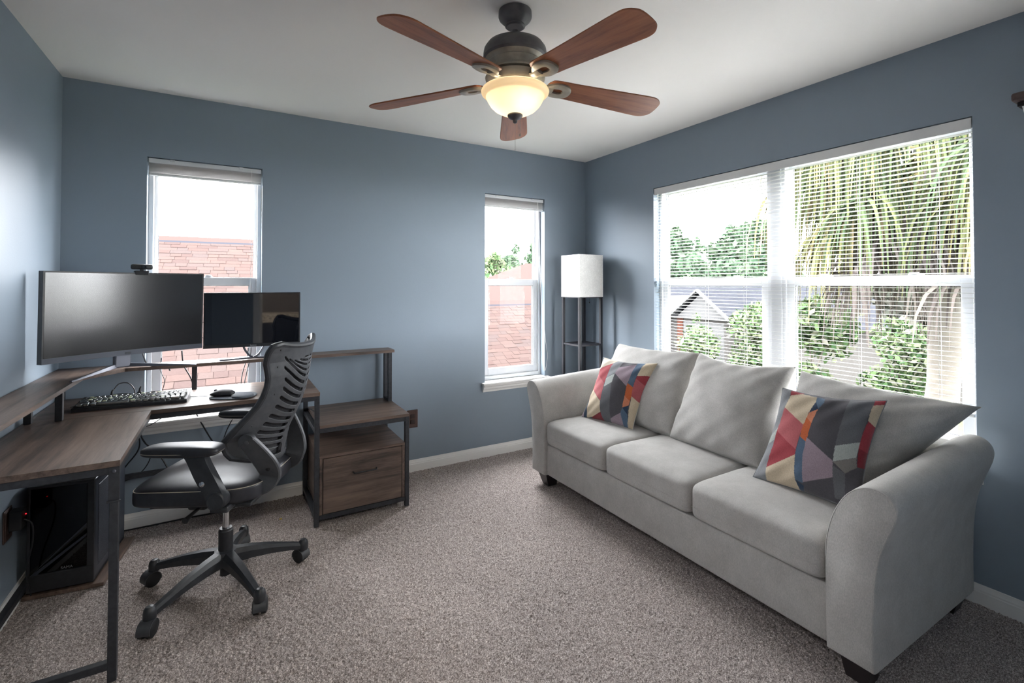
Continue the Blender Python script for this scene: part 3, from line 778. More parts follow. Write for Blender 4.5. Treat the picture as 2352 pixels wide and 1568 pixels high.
em = mat('red_indicator', srgb(255, 30, 40), .4); em.node_tree.nodes['Principled BSDF'].inputs['Emission Color'].default_value = srgb(255, 20, 30); em.node_tree.nodes['Principled BSDF'].inputs['Emission Strength'].default_value = 3
m.build('indicator', em, ad)
cable([(LW + .05, 2.72, .385), (LW + .075, 2.72, .36), (LW + .075, 2.73, .28), (LW + .05, 2.76, .15), (LW + .055, 2.80, .03)], 'black cable dropping from the adapter on the left wall', .003)

# ------------------------------------------------------------------ office chair
ch = thing('office_chair', (-.006, 2.525, 0), 'black office chair with slotted curved back, leather seat and five casters', 'chair', math.radians(153))
# back shell: lateral v in -1..1, height w
ZK = [.565, .62, .66, .70, .75, .80, .84, .88, .92, .96, 1.02, 1.06, 1.10]
HW = [.150, .195, .213, .220, .216, .203, .195, .190, .190, .196, .212, .220, .214]
AC = [-.236, -.245, -.252, -.262, -.285, -.308, -.322, -.333, -.340, -.346, -.354, -.360, -.368]
AE = [-.180, -.136, -.112, -.105, -.150, -.195, -.228, -.250, -.264, -.271, -.268, -.280, -.305]
def back_pt(v, w):
    """w 0..1 from bottom to top edge"""
    ztop = 1.074 + .030 * abs(v) ** 2.5 - .06 * max(0, abs(v) - .86) ** 1.0 * 2
    zbot = .575 + .06 * abs(v) ** 3
    z = zbot + (ztop - zbot) * w
    hw = np.interp(z, ZK, HW); ac = np.interp(z, ZK, AC); ae = np.interp(z, ZK, AE)
    k = abs(v) ** 1.8
    return (ac + (ae - ac) * k, v * hw, z)
# slots: (height at spine, rise towards the side, half thickness, inner v, outer v)
SLOTS = [(1.022, .010, .0035, .03, .17), (1.004, .030, .0038, .03, .34), (.984, .046, .0042, .03, .48), (.960, .062, .0048, .03, .61), (.934, .074, .0060, .03, .72)]
SLOTS += [(.905, .066, .0072, .05, .72), (.873, .056, .0076, .06, .70)]
for i, zz in enumerate((.843, .812, .782, .750, .722, .693, .664, .635)):
    SLOTS.append((zz, .050 - .004 * i, .0074, .07 + .008 * i, .70 - .004 * i))
def in_slot(v, z):
    a = abs(v)
    for zs, rise, ht, v0, v1 in SLOTS:
        if v0 <= a <= v1:
            zc = zs + rise * ((a - v0) / .56) ** 1.7
            e = min((a - v0), (v1 - a)) / .03
            if abs(z - zc) < ht * min(1, .35 + e): return True
    if .10 <= a <= .46:     # wide bottom opening
        lo = .598 + .012 * a; hi = .612 + .022 * (1 - (a - .10) / .36)
        if lo - .006 < z < hi: return True
    return False
NV, NW = 190, 300
vs = np.linspace(-1, 1, NV + 1); ws = np.linspace(0, 1, NW + 1)
P = np.array([[back_pt(v, w) for w in ws] for v in vs])
def shell_mesh(P, keep, thick, name, material, parent):
    """two-sided sheet with walls at every open edge"""
    du = np.gradient(P, axis=0); dw = np.gradient(P, axis=1)
    nrm = np.cross(du, dw); nrm /= np.linalg.norm(nrm, axis=2, keepdims=True) + 1e-9
    if nrm[NV // 2, NW // 2, 0] > 0: nrm = -nrm
    A = P; B = P + nrm * thick
    nu, nw = P.shape[:2]
    V = np.concatenate([A.reshape(-1, 3), B.reshape(-1, 3)]); off = nu * nw
    idx = lambda i, j: i * nw + j
    F = []
    for i in range(nu - 1):
        for j in range(nw - 1):
            if not keep[i, j]: continue
            a, b, c, d = idx(i, j), idx(i + 1, j), idx(i + 1, j + 1), idx(i, j + 1)
            F.append((a, b, c, d)); F.append((a + off, d + off, c + off, b + off))
            if i == 0 or not keep[i - 1, j]: F.append((a, d, d + off, a + off))
            if i == nu - 2 or not keep[i + 1, j]: F.append((b, b + off, c + off, c))
            if j == 0 or not keep[i, j - 1]: F.append((a, a + off, b + off, b))
            if j == nw - 2 or not keep[i, j + 1]: F.append((d, c, c + off, d + off))
    me = bpy.data.meshes.new(name); me.from_pydata(V.tolist(), [], F); me.validate()
    bm = bmesh.new(); bm.from_mesh(me)
    bmesh.ops.delete(bm, geom=[q for q in bm.verts if not q.link_faces], context='VERTS')
    bmesh.ops.recalc_face_normals(bm, faces=bm.faces)
    edge = [q for q in bm.verts if any(e.calc_face_angle(0) > .6 for e in q.link_edges)]
    for _ in range(3):
        bmesh.ops.smooth_vert(bm, verts=edge, factor=.4, use_axis_x=True, use_axis_y=True, use_axis_z=True)
    bm.to_mesh(me); bm.free()
    me.materials.append(material); me.shade_smooth(); me.set_sharp_from_angle(angle=math.radians(50))
    o = bpy.data.objects.new(name, me); COL.objects.link(o); o.parent = parent
    return o
keep = np.ones((NV, NW), bool)
for i in range(NV):
    vm = (vs[i] + vs[i + 1]) / 2
    for j in range(NW):
        z = P[i, j, 2] * .5 + P[i + 1, j + 1, 2] * .5
        if in_slot(vm, z): keep[i, j] = False
back = shell_mesh(P, keep, .006, 'backrest', M['chair'], ch)
# thick rim round the shell
rim = [back_pt(-1, w) for w in np.linspace(0, 1, 40)] + [back_pt(v, 1) for v in np.linspace(-1, 1, 40)[1:]] + [back_pt(1, w) for w in np.linspace(1, 0, 40)[1:]] + [back_pt(v, 0) for v in np.linspace(1, -1, 30)[1:]]
m = MB(); m.tube([(x + .006, y, z) for x, y, z in rim], .0135, 10); m.build('backrest_rim', M['chair_dark'], back, smooth=True, local=True)
Pp = np.array([[np.array(back_pt(v, w)) + np.array((.022, 0, 0)) for w in np.linspace(.03, .97, 60)] for v in np.linspace(-.94, .94, 40)])
m = MB(); m.grid(Pp); pd = m.build('back_padding', M['mesh'], ch, smooth=True, local=True, angle=180)
so = pd.modifiers.new('thickness', 'SOLIDIFY'); so.thickness = .008
for s in (-1, 1):
    for w in (.30, .56, .80, .95):
        q = back_pt(s * .86, w)
        m = MB(); m.superbox((q[0] - .007, q[1], q[2]), (.0025, .0042, .0042), 1, 1, 10, 6); m.build('back_screw', M['black'], back, smooth=True, local=True)
# curved side bars from the back bolts down under the seat
CL = [(-.188, .700), (-.208, .666), (-.228, .628), (-.245, .590), (-.252, .552), (-.242, .516), (-.208, .490), (-.15, .475), (-.07, .463), (.02, .458)]
WD = [.032, .036, .040, .043, .045, .041, .034, .030, .027, .024]
cl = spline(CL, 6); wd = np.interp(np.linspace(0, 1, len(cl)), np.linspace(0, 1, len(WD)), WD)
for s in (-1, 1):
    L = []; R = []
    for i, (a, z) in enumerate(cl):
        p, q = cl[max(i - 1, 0)], cl[min(i + 1, len(cl) - 1)]
        t = np.array((q[0] - p[0], q[1] - p[1])); t /= np.linalg.norm(t); n = np.array((-t[1], t[0]))
        L.append((a + n[0] * wd[i], z + n[1] * wd[i])); R.append((a - n[0] * wd[i], z - n[1] * wd[i]))
    c0 = np.array(cl[0]); a0 = math.atan2(L[0][1] - c0[1], L[0][0] - c0[0])
    cap = [(c0[0] + wd[0] * math.cos(a0 + t), c0[1] + wd[0] * math.sin(a0 + t)) for t in np.linspace(0, PI, 10)[1:-1]]
    if math.hypot(cap[4][0] - cl[3][0], cap[4][1] - cl[3][1]) < math.hypot(c0[0] - cl[3][0], c0[1] - cl[3][1]):
        cap = [(c0[0] + wd[0] * math.cos(a0 - t), c0[1] + wd[0] * math.sin(a0 - t)) for t in np.linspace(0, PI, 10)[1:-1]]
    # cross section loop: rounded slab, ring by ring
    rows = []
    full_L = L; full_R = R
    def lat(i):           # bars move inwards under the seat
        f = i / (len(cl) - 1); return s * float(np.interp(f, [0, .25, .5, .75, 1], [.206, .172, .135, .150, .165]))
    for i in range(len(cl)):
        l = np.array(full_L[i]); r = np.array(full_R[i]); y = lat(i); h = .013
        ring_ = []
        for (e, yy) in ((.0, -.6), (.06, -1), (.94, -1), (1, -.6), (1, .6), (.94, 1), (.06, 1), (0, .6)):
            q = l * (1 - e) + r * e; ring_.append((q[0], y + yy * h, q[1]))
        rows.append(ring_)
    m = MB(); m.grid(rows, closed_v=True); m.f.append([(len(cl) - 1) * 8 + i for i in range(8)])
    m.prism(cap + [tuple(R[0]), tuple(L[0])], lambda a, b, t: (a, t, b), lat(0) - .0128, lat(0) + .0128)
    br = m.build('side_bar', M['chair'], ch, smooth=True, local=True)
    for (a, z, r_, mm) in ((-.188, .700, .010, 'chair'), (-.252, .572, .009, 'rubber')):
        m = MB(); yb_ = .206 if z > .6 else .150
        m = MB(); m.tube([(a, s * yb_, z), (a, s * (yb_ + .0155), z), (a, s * (yb_ + .0165), z)], [r_, r_, r_ * .8], 16); m.build('bolt', M[mm], br, smooth=True, local=True)
# seat
def seat_fn(x, y, z):
    top = max(z, 0)
    zz = z + top * .45 * (1 - .6 * x * x) * (1 - .55 * y * y)
    if x > .45: zz -= (x - .45) ** 2 * 1.15
    if x < -.5: zz += 0
    w = 1 - .10 * max(0, -x) ** 2
    return (x, y * w, zz)
m = MB(); m.superbox((.025, 0, .488), (.262, .252, .046), .42, .42, 72, 36, seat_fn); se = m.build('seat', M['leather'], ch, smooth=True, local=True, angle=180)
def seat_edge(ang, zn=.55, scl=1.002):
    e2 = .42; c, s_ = math.cos(ang), math.sin(ang); sg = lambda w, e: math.copysign(abs(w) ** e, w)
    b = math.asin(zn ** (1 / .42)); k = abs(math.cos(b)) ** .42
    p = seat_fn(k * sg(c, e2), k * sg(s_, e2), zn)
    return (.025 + p[0] * .262 * scl, p[1] * .252 * scl, .488 + p[2] * .046 + .0005)
m = MB(); m.tube([seat_edge(a) for a in np.linspace(0, 2 * PI, 160)], .0014, 5); m.build('stitching', M['thread'], se, local=True)
m = MB(); m.bbox(-.20, .20, -.20, .20, .432, .450, .006); m.bbox(-.11, .13, -.075, .075, .375, .436, .012); m.bbox(.02, .10, .07, .12, .385, .430, .012, 3); m.tube([(.03, .08, .415), (.03, .21, .410), (.03, .25, .405)], [.007, .007, .012], 10); m.build('tilt_mechanism', M['black'], ch, smooth=True, local=True)
# arms
for s in (-1, 1):
    y = s * .275
    m = MB(); m.superbox((.025, y, .695), (.148, .046, .024), .55, .42, 48, 20, lambda x, yy, z: (x, yy * (1 - .12 * x), z * (1 - .12 * x * x) - .15 * max(0, x - .5))); ap = m.build('armrest_pad', M['leather'], ch, smooth=True, local=True, angle=180)
    m = MB(); m.tube([(.025 + .1465 * math.copysign(abs(math.cos(a)) ** .42, math.cos(a)), y + .0455 * math.copysign(abs(math.sin(a)) ** .42, math.sin(a)) * (1 - .12 * math.cos(a)), .690) for a in np.linspace(0, 2 * PI, 90)], .001, 5); m.build('stitching', M['thread'], ap, local=True)
    outline = spline([(.055, .676), (.020, .672), (.004, .655), (-.030, .580), (-.068, .510), (-.082, .470), (-.112, .462), (-.142, .478), (-.140, .510), (-.110, .575), (-.072, .650), (-.066, .676)], 4)
    m = MB(); m.prism(outline, lambda a, b, t: (a, t, b), y - .017, y + .017); po = m.build('arm_post', M['chair_dark'], ch, local=True)
    bv = po.modifiers.new('soft_edges', 'BEVEL'); bv.width = .006; bv.segments = 2; bv.limit_method = 'ANGLE'; bv.angle_limit = math.radians(50)
    m = MB(); m.tube([(-.110, y - .022, .497), (-.110, y + .020 * s + .0, .497), (-.110, y + s * .024, .497)] if s > 0 else [(-.110, y + .022, .497), (-.110, y - .020, .497), (-.110, y - .024, .497)], [.036, .036, .031], 28); m.build('arm_pivot', M['chair_dark'], po, smooth=True, local=True)
    m = MB(); m.tube([(-.058, y + s * .015, .566), (-.058, y + s * .020, .566), (-.058, y + s * .0225, .566)], [.0115, .0105, .006], 18); m.build('height_button', M['chrome'], po, smooth=True, local=True)
    m = MB(); m.bbox(-.14, -.07, min(s * .18, s * .262), max(s * .18, s * .262), .436, .462, .006); m.build('arm_bracket', M['chair_dark'], ch, local=True)
# column and five-star base
m = MB(); m.lathe([(.0145, .235), (.0145, .378)], n=24); m.build('gas_column', M['chrome'], ch, smooth=True, local=True)
m = MB(); m.lathe([(.0, .05), (.022, .05), (.022, .135), (.029, .137), (.029, .245), (.025, .250), (.025, .256), (.0146, .256)], n=28); m.build('column_sleeve', M['black'], ch, smooth=True, local=True)
base_angles = [math.radians(4 + 72 * k - 153) for k in range(5)]
m = MB(); m.lathe([(.031, .095), (.046, .100), (.050, .130), (.044, .158), (.0305, .162)], n=30); m.build('base_hub', M['chair_dark'], ch, smooth=True, local=True)
for k, an in enumerate(base_angles):
    ca, sa = math.cos(an), math.sin(an)
    rows = []
    for r_, zt_, hh, ww in ((.030, .160, .058, .030), (.10, .151, .050, .026), (.18, .134, .040, .022), (.25, .114, .032, .0185), (.318, .094, .026, .016)):
        rows.append([(ca * r_ - sa * a * ww, sa * r_ + ca * a * ww, zt_ - b * hh) for a, b in ((-.55, 0), (.55, 0), (1, .35), (1, 1), (-1, 1), (-1, .35))])
    m = MB(); m.grid(rows, closed_v=True); m.f.append([24 + i for i in range(6)]); lg = m.build('base_leg', M['chair_dark'], ch, smooth=True, local=True, angle=30)
    cxp, cyp = ca * .325, sa * .325
    m = MB(); m.lathe([(.0, .110), (.012, .108), (.020, .099), (.0225, .086), (.0225, .064), (.021, .060), (0, .060)], (cxp, cyp, 0), 18); m.build('caster_cap', M['chair_dark'], lg, smooth=True, local=True)
    # twin wheel caster, swivelled
    sw_ = an + (2.2, .6, 1.1, .5, 2.6)[k]; dx, dy = math.cos(sw_), math.sin(sw_)
    wx, wy = cxp + dx * .014, cyp + dy * .014
    for q in (-1, 1):
        m = MB(); m.tube([(wx - dy * q * .006, wy + dx * q * .006, .0310), (wx - dy * q * .0225, wy + dx * q * .0225, .0310), (wx - dy * q * .0275, wy + dx * q * .0275, .0310)], [.0305, .0305, .023], 24); m.build('caster_wheel', M['rubber'], lg, smooth=True, local=True)
    hood = []
    for t in np.linspace(math.radians(-15), math.radians(195), 16):
        hood.append([(wx + dx * math.cos(t) * rr - dy * yy, wy + dy * math.cos(t) * rr + dx * yy, .0310 + math.sin(t) * rr) for yy, rr in ((-0.024, .0335), (0.024, .0335), (0.024, .0312), (-0.024, .0312))])
    m = MB(); m.grid(hood, closed_v=True); n_ = len(m.v); m.f += [(0, 1, 2, 3), (n_ - 4, n_ - 3, n_ - 2, n_ - 1)]; m.build('caster_hood', M['chair'], lg, smooth=True, local=True)

# ------------------------------------------------------------------ sofa
def fabric(name, cols, scale, bscale=900, rough=.9, bump=.25, attr=None):
    m = mat(name, cols[0], rough, spec=.2); t = NT(m); b = t.n['Principled BSDF']
    tc = t.new('TexCoord')
    n1 = t.new('TexNoise', Scale=scale, Detail=3, Roughness=.7); t.link(tc.outputs['Object'], n1.inputs['Vector'])
    n2 = t.new('TexNoise', Scale=bscale, Detail=2); t.link(tc.outputs['Object'], n2.inputs['Vector'])
    r = t.new('ValToRGB'); e = r.color_ramp.elements; e[0].position = .3; e[1].position = .7; e[0].color = cols[0]; e[1].color = cols[1]
    t.link(n1.outputs['Fac'], r.inputs['Fac'])
    last = r.outputs[0]
    mr = t.new('MapRange'); mr.inputs['From Min'].default_value = .3; mr.inputs['From Max'].default_value = .7; mr.inputs['To Min'].default_value = .84; mr.inputs['To Max'].default_value = 1.12
    n3 = t.new('TexNoise', Scale=330, Detail=2, Roughness=.8); mp3 = t.new('Mapping'); mp3.inputs['Scale'].default_value = (1, 1, .45); t.link(tc.outputs['Object'], mp3.inputs['Vector']); t.link(mp3.outputs[0], n3.inputs['Vector'])
    t.link(n3.outputs['Fac'], mr.inputs['Value'])
    mx = t.new('Mix', data_type='RGBA', blend_type='MULTIPLY'); mx.inputs['Factor'].default_value = 1
    if attr:
        at = t.new('Attribute'); at.attribute_name = attr; t.link(at.outputs['Color'], mx.inputs['A'])
    else: t.link(last, mx.inputs['A'])
    t.link(mr.outputs[0], mx.inputs['B']); t.link(mx.outputs['Result'], b.inputs['Base Color'])
    bp = t.new('Bump', Strength=bump, Distance=.0015); t.link(n2.outputs['Fac'], bp.inputs['Height']); t.link(bp.outputs[0], b.inputs['Normal'])
    b.inputs['Sheen Weight'].default_value = .2
    return m
M['sofa'] = fabric('light_grey_weave', [srgb(170, 167, 163), srgb(184, 182, 178)], 9)
M['print'] = fabric('printed_canvas', [srgb(120, 120, 120), srgb(130, 130, 130)], 9, 700, attr='print')
M['foot'] = mat('dark_espresso_wood', srgb(36, 30, 32), .35)
sofa = thing('sofa', (2.25, 1.77, 0), 'light grey three-seat fabric sofa with flared arms under the wide window', 'sofa')
m = MB(); m.bbox(1.815, 2.655, .88, 2.66, .088, .292, .012, 3); m.build('base', M['sofa'], sofa, smooth=True)
m = MB(); m.bbox(2.50, 2.665, .80, 2.74, .10, .685, .03, 4); m.build('back_frame', M['sofa'], sofa, smooth=True)
NEAR = [(.905, .088), (.907, .20), (.907, .36), (.904, .45), (.890, .525), (.866, .590), (.832, .645), (.790, .678), (.746, .688), (.708, .674), (.690, .642), (.696, .600), (.718, .540), (.740, .470), (.754, .380), (.760, .25), (.760, .088)]
nearp = spline(NEAR, 5)
def arm(mirror):
    f = (lambda y: 3.54 - y) if mirror else (lambda y: y)
    rings = []
    cy, cz = .82, .40
    XS = [(1.790, .90), (1.7925, .955), (1.800, .985), (1.815, 1.0), (1.90, 1.0), (2.1, 1.0), (2.4, 1.0), (2.60, 1.0), (2.640, .985), (2.655, .93)]
    for x, sc in XS:
        lift = .040 * (x - 1.8) / .8
        ring_ = []
        for y, z in nearp:
            zz = z + lift * max(0, (z - .3) / .4)
            yy = cy + (y - cy) * (1 - (1 - sc) * .9); z2 = cz + (zz - cz) * (1 - (1 - sc) * .28)
            ring_.append((x, f(yy), z2))
        rings.append(ring_)
    m = MB(); m.grid(rings)
    n = len(nearp); k = len(XS)
    m.f.append(list(range(n))); m.f.append([(k - 1) * n + i for i in range(n)])
    m.f += [(i * n, (i + 1) * n, (i + 2) * n - 1, (i + 1) * n - 1) for i in range(k - 1)]
    o = m.build('arm', M['sofa'], sofa, smooth=True, angle=60)
    # front seam
    m = MB(); m.tube([(1.7925, f(cy + (y - cy) * .955), cz + (z - cz) * .985 + .0) for y, z in nearp[12:-6]], .0022, 5); m.build('seam', M['sofa'], o)
arm(False); arm(True)
def cushion_fn(x, y, z):
    zz = z
    if z > 0: zz = z * (1 + .16 * (1 - x * x) * (1 - y * y)) - .10 * max(0, -x) ** 6
    return (x, y, zz)
for k in range(3):
    yc = .912 + .286 + k * .5735
    m = MB(); m.superbox((2.115, yc, .374), (.325, .2845, .082), .22, .13, 96, 40, lambda x, y, z, k=k: cushion_fn(x, y, z + (.02 * math.sin(9 * y + k * 2 + x * 3) * (z > .5)))); 
    cu = m.build('seat_cushion', M['sofa'], sofa, smooth=True, angle=180)
    m = MB(); m.tube([(2.115 - .3262 * 1.0, yc + t * .268, .352 + .0) for t in np.linspace(-1, 1, 30)], .0012, 5); m.build('seam', M['sofa'], cu)
for (x, y) in ((1.865, .825), (1.865, 2.70), (2.60, .825), (2.60, 2.70)):
    m = MB(); a, b = .050, .033
    sx = .010 if x < 2 else -.010; sy = .008 if y < 1 else -.008
    m.add([(x - b + sx, y - b + sy, 0), (x + b + sx, y - b + sy, 0), (x + b + sx, y + b + sy, 0), (x - b + sx, y + b + sy, 0), (x - a, y - a, .092), (x + a, y - a, .092), (x + a, y + a, .092), (x - a, y + a, .092)], [(0, 3, 2, 1), (4, 5, 6, 7), (0, 1, 5, 4), (1, 2, 6, 5), (2, 3, 7, 6), (3, 0, 4, 7)])
    m.build('foot', M['foot'], sofa)

def pillow(corners, thick, n=48, sag=.05, power=.42, noise=.004, seed=0, sags=None, back=1.0):
    """corners TL TR BR BL seen from the front; returns front grid, back grid"""
    c = [np.array(q, float) for q in corners]
    nr = -np.cross(c[1] - c[0], c[3] - c[0]); nr /= np.linalg.norm(nr)
    rs = np.random.RandomState(seed); ph = rs.rand(8) * 6
    sg = sags or [sag] * 4
    Fg = np.zeros((n + 1, n + 1, 3)); Bg = np.zeros((n + 1, n + 1, 3))
    for i in range(n + 1):
        for j in range(n + 1):
            s = i / n; t = j / n
            p = (1 - s) * (1 - t) * c[0] + s * (1 - t) * c[1] + s * t * c[2] + (1 - s) * t * c[3]
            dn = (c[3] - c[0]) * (1 - s) + (c[2] - c[1]) * s; rt = (c[1] - c[0]) * (1 - t) + (c[2] - c[3]) * t
            ks = 4 * s * (1 - s); kt = 4 * t * (1 - t)
            p = p + dn * ks * (sg[0] * (1 - t) ** 2 - sg[2] * t ** 2) + rt * kt * (sg[3] * (1 - s) ** 2 - sg[1] * s ** 2)
            h = (ks * kt) ** power
            w = noise * h * (math.sin(7 * s + ph[0] + 3 * t) + math.sin(11 * t + ph[1] - 4 * s) + .6 * math.sin(17 * s - 9 * t + ph[2]))
            crease = noise * 2.2 * (1 - h) * math.sin(26 * (s + t) + ph[3]) * min(1, ks * kt * 8)
            Fg[i, j] = p + nr * (thick * .5 * h + w + crease); Bg[i, j] = p - nr * (thick * .5 * h * back + w * .5)
    return Fg, Bg
def pillow_mesh(name, corners, thick, material, parent, n=48, colour=None, **kw):
    Fg, Bg = pillow(corners, thick, n, **kw)
    m = MB(); m.grid(Fg); k = len(m.v); m.grid(Bg[:, ::-1])
    o = m.build(name, material, parent, smooth=True, angle=180, weld=1e-6 if colour is None else 0)
    return o
# loose back cushions, corners TL TR BR BL as seen from the room
BC = [([(2.52, 2.70, .905), (2.47, 1.945, .930), (2.22, 1.935, .455), (2.21, 2.62, .452)], .24, [.060, .035, .0, .02]),
      ([(2.47, 1.945, .932), (2.47, 1.375, .928), (2.20, 1.385, .455), (2.20, 1.950, .455)], .25, [.085, .045, .0, .045]),
      ([(2.47, 1.352, .915), (2.50, .688, .872), (2.26, .955, .520), (2.20, 1.385, .455)], .25, [.050, .02, .0, .055])]
for k, (cn, th, sg) in enumerate(BC):
    pillow_mesh('back_cushion', cn, th, M['sofa'], sofa, n=56, sags=sg, seed=k + 4, power=.36, noise=.0035)
PRINT_ONE= [('grey', [(0.328, 0.004), (0.443, 0.001), (0.448, 0.126), (0.444, 0.242), (0.296, 0.351), (0.279, 0.068)]), ('slate', [(0.312, 0.496), (0.459, 0.408), (0.636, 1.016), (0.501, 1.048), (0.399, 0.859), (0.344, 0.695)]), ('blue', [(-0.047, -0.046), (0.068, -0.003), (0.01, 0.223), (0.026, 0.404), (-0.022, 0.412)]), ('cream', [(0.036, -0.055), (0.294, -0.061), (0.328, 0.004), (0.279, 0.068), (-0.001, 0.225)]), ('red', [(-0.001, 0.225), (0.279, 0.068), (0.298, 0.434), (0.009, 0.279)]), ('rose', [(0.009, 0.279), (0.292, 0.435), (0.35, 0.718), (0.05, 0.552)]), ('orange', [(0.021, 0.405), (0.012, 0.274), (0.05, 0.552), (0.031, 0.698), (-0.033, 0.731), (-0.013, 0.543)]), ('beige', [(0.05, 0.552), (0.347, 0.724), (0.407, 0.886), (0.244, 0.977), (0.122, 1.001), (0.054, 0.855), (0.035, 0.727)]), ('navy', [(0.034, 0.702), (0.141, 1.036), (0.072, 1.038), (0.044, 0.984), (0.009, 0.723)]), ('mauve', [(-0.006, 0.807), (0.072, 1.038), (-0.027, 1.037), (-0.048, 0.93)]), ('darkred', [(0.409, 0.89), (0.512, 1.035), (0.236, 1.053), (0.231, 0.985)]), ('pale', [(0.443, 0.252), (0.462, 0.403), (0.312, 0.496), (0.296, 0.351)]), ('mauve', [(0.44, 0.132), (0.728, 0.037), (0.756, 0.433), (0.44, 0.247)]), ('blue', [(0.693, -0.043), (0.831, -0.047), (0.842, -0.002), (0.831, 0.238), (0.858, 0.427), (0.759, 0.381)]), ('beige', [(0.819, -0.046), (1.04, -0.058), (1.109, 0.123), (1.08, 0.202), (0.833, 0.242)]), ('red', [(0.833, 0.242), (1.081, 0.204), (1.074, 0.372), (1.025, 0.379), (0.844, 0.286)]), ('rose', [(0.844, 0.286), (1.028, 0.383), (1.098, 0.373), (1.091, 0.633), (1.048, 0.64), (0.885, 0.559), (0.858, 0.427)]), ('orange', [(0.759, 0.381), (0.858, 0.427), (0.885, 0.559), (0.882, 0.633), (0.778, 0.578), (0.752, 0.424)]), ('peach', [(0.778, 0.578), (0.882, 0.633), (0.88, 0.697), (0.786, 0.752)]), ('navy', [(0.88, 0.697), (0.892, 0.823), (0.791, 0.751)]), ('blue', [(0.786, 0.752), (0.892, 0.823), (0.952, 1.065), (0.866, 1.057), (0.783, 0.826)]), ('beige', [(0.885, 0.559), (1.048, 0.64), (1.113, 0.629), (1.095, 0.935), (1.071, 1.047), (0.929, 1.043)]), ('mauve', [(0.785, 0.83), (0.861, 1.012), (0.626, 1.019), (0.612, 0.946)])]
PRINT_TWO= [('grey', [(-0.115, -0.055), (0.095, -0.008), (0.114, 0.053), (0.096, 0.204), (0.106, 0.863), (0.173, 1.055), (-0.018, 1.084), (-0.054, 0.967)]), ('pale', [(0.088, 0.413), (-0.002, 0.567), (-0.029, 0.661), (0.08, 0.568)]), ('red', [(0.118, 0.065), (0.097, -0.027), (0.236, -0.024), (0.259, 0.047)]), ('beige', [(0.117, 0.061), (0.231, 0.012), (0.388, 0.019), (0.404, 0.072), (0.379, 0.202), (0.367, 0.348), (0.096, 0.204)]), ('rose', [(0.096, 0.204), (0.367, 0.348), (0.368, 0.616), (0.08, 0.466)]), ('red', [(0.08, 0.466), (0.368, 0.616), (0.375, 0.665), (0.107, 0.867)]), ('beige', [(0.107, 0.867), (0.375, 0.665), (0.416, 0.853), (0.516, 1.053), (0.173, 1.055)]), ('blue', [(0.388, 0.019), (0.47, 0.022), (0.486, 0.074), (0.457, 0.152), (0.412, 0.109)]), ('navy', [(0.404, 0.072), (0.457, 0.152), (0.379, 0.202)]), ('peach', [(0.454, 0.156), (0.382, 0.21), (0.374, 0.264), (0.442, 0.316)]), ('orange', [(0.374, 0.264), (0.442, 0.316), (0.451, 0.518), (0.369, 0.473), (0.367, 0.348)]), ('blue', [(0.369, 0.473), (0.451, 0.518), (0.452, 0.654), (0.512, 0.92), (0.436, 0.906), (0.401, 0.79), (0.371, 0.627)]), ('navy', [(0.436, 0.906), (0.522, 0.941), (0.524, 0.999), (0.495, 1.01)]), ('mauve', [(0.444, 0.469), (0.745, 0.639), (0.768, 0.783), (0.509, 0.909), (0.452, 0.654)]), ('slate', [(0.697, -0.008), (0.906, -0.016), (0.914, 0.013), (0.929, 0.418), (0.733, 0.49)]), ('pale', [(0.734, 0.494), (0.929, 0.418), (0.927, 0.561), (0.746, 0.643)]), ('taupe', [(0.747, 0.646), (0.931, 0.56), (0.948, 0.643), (0.866, 0.721)]), ('beige', [(0.915, 0.055), (1.052, 0.037), (1.053, 0.262), (1.007, 0.271), (0.932, 0.21)]), ('red', [(0.901, -0.031), (1.04, -0.029), (1.044, 0.038), (0.919, 0.055)]), ('red', [(0.932, 0.21), (1.011, 0.27), (1.053, 0.262), (1.049, 0.495), (1.011, 0.505), (0.929, 0.472)]), ('darkred', [(0.929, 0.472), (1.011, 0.505), (1.057, 0.494), (1.034, 0.635), (0.951, 0.642)]), ('slate', [(0.749, 0.678), (0.866, 0.721), (0.885, 0.948), (0.801, 0.962)])]
INK = {'grey': srgb(128, 130, 134), 'slate': srgb(98, 99, 103), 'dark': srgb(80, 78, 83), 'blue': srgb(84, 104, 126), 'navy': srgb(46, 62, 84), 'cream': srgb(212, 202, 186), 'beige': srgb(196, 180, 156), 'red': srgb(150, 58, 66), 'darkred': srgb(124, 44, 52), 'rose': srgb(172, 92, 96), 'orange': srgb(190, 98, 58), 'peach': srgb(202, 128, 98), 'mauve': srgb(148, 132, 142), 'pale': srgb(168, 174, 170), 'taupe': srgb(124, 120, 116)}
def inside(poly, x, y):
    c = np.zeros(x.shape, bool); n = len(poly)
    for i in range(n):
        (x0, y0), (x1, y1) = poly[i], poly[i - 1]
        cond = ((y0 > y) != (y1 > y)); den = (y1 - y0) if abs(y1 - y0) > 1e-9 else 1e-9
        c ^= cond & (x < (x1 - x0) * (y - y0) / den + x0)
    return c
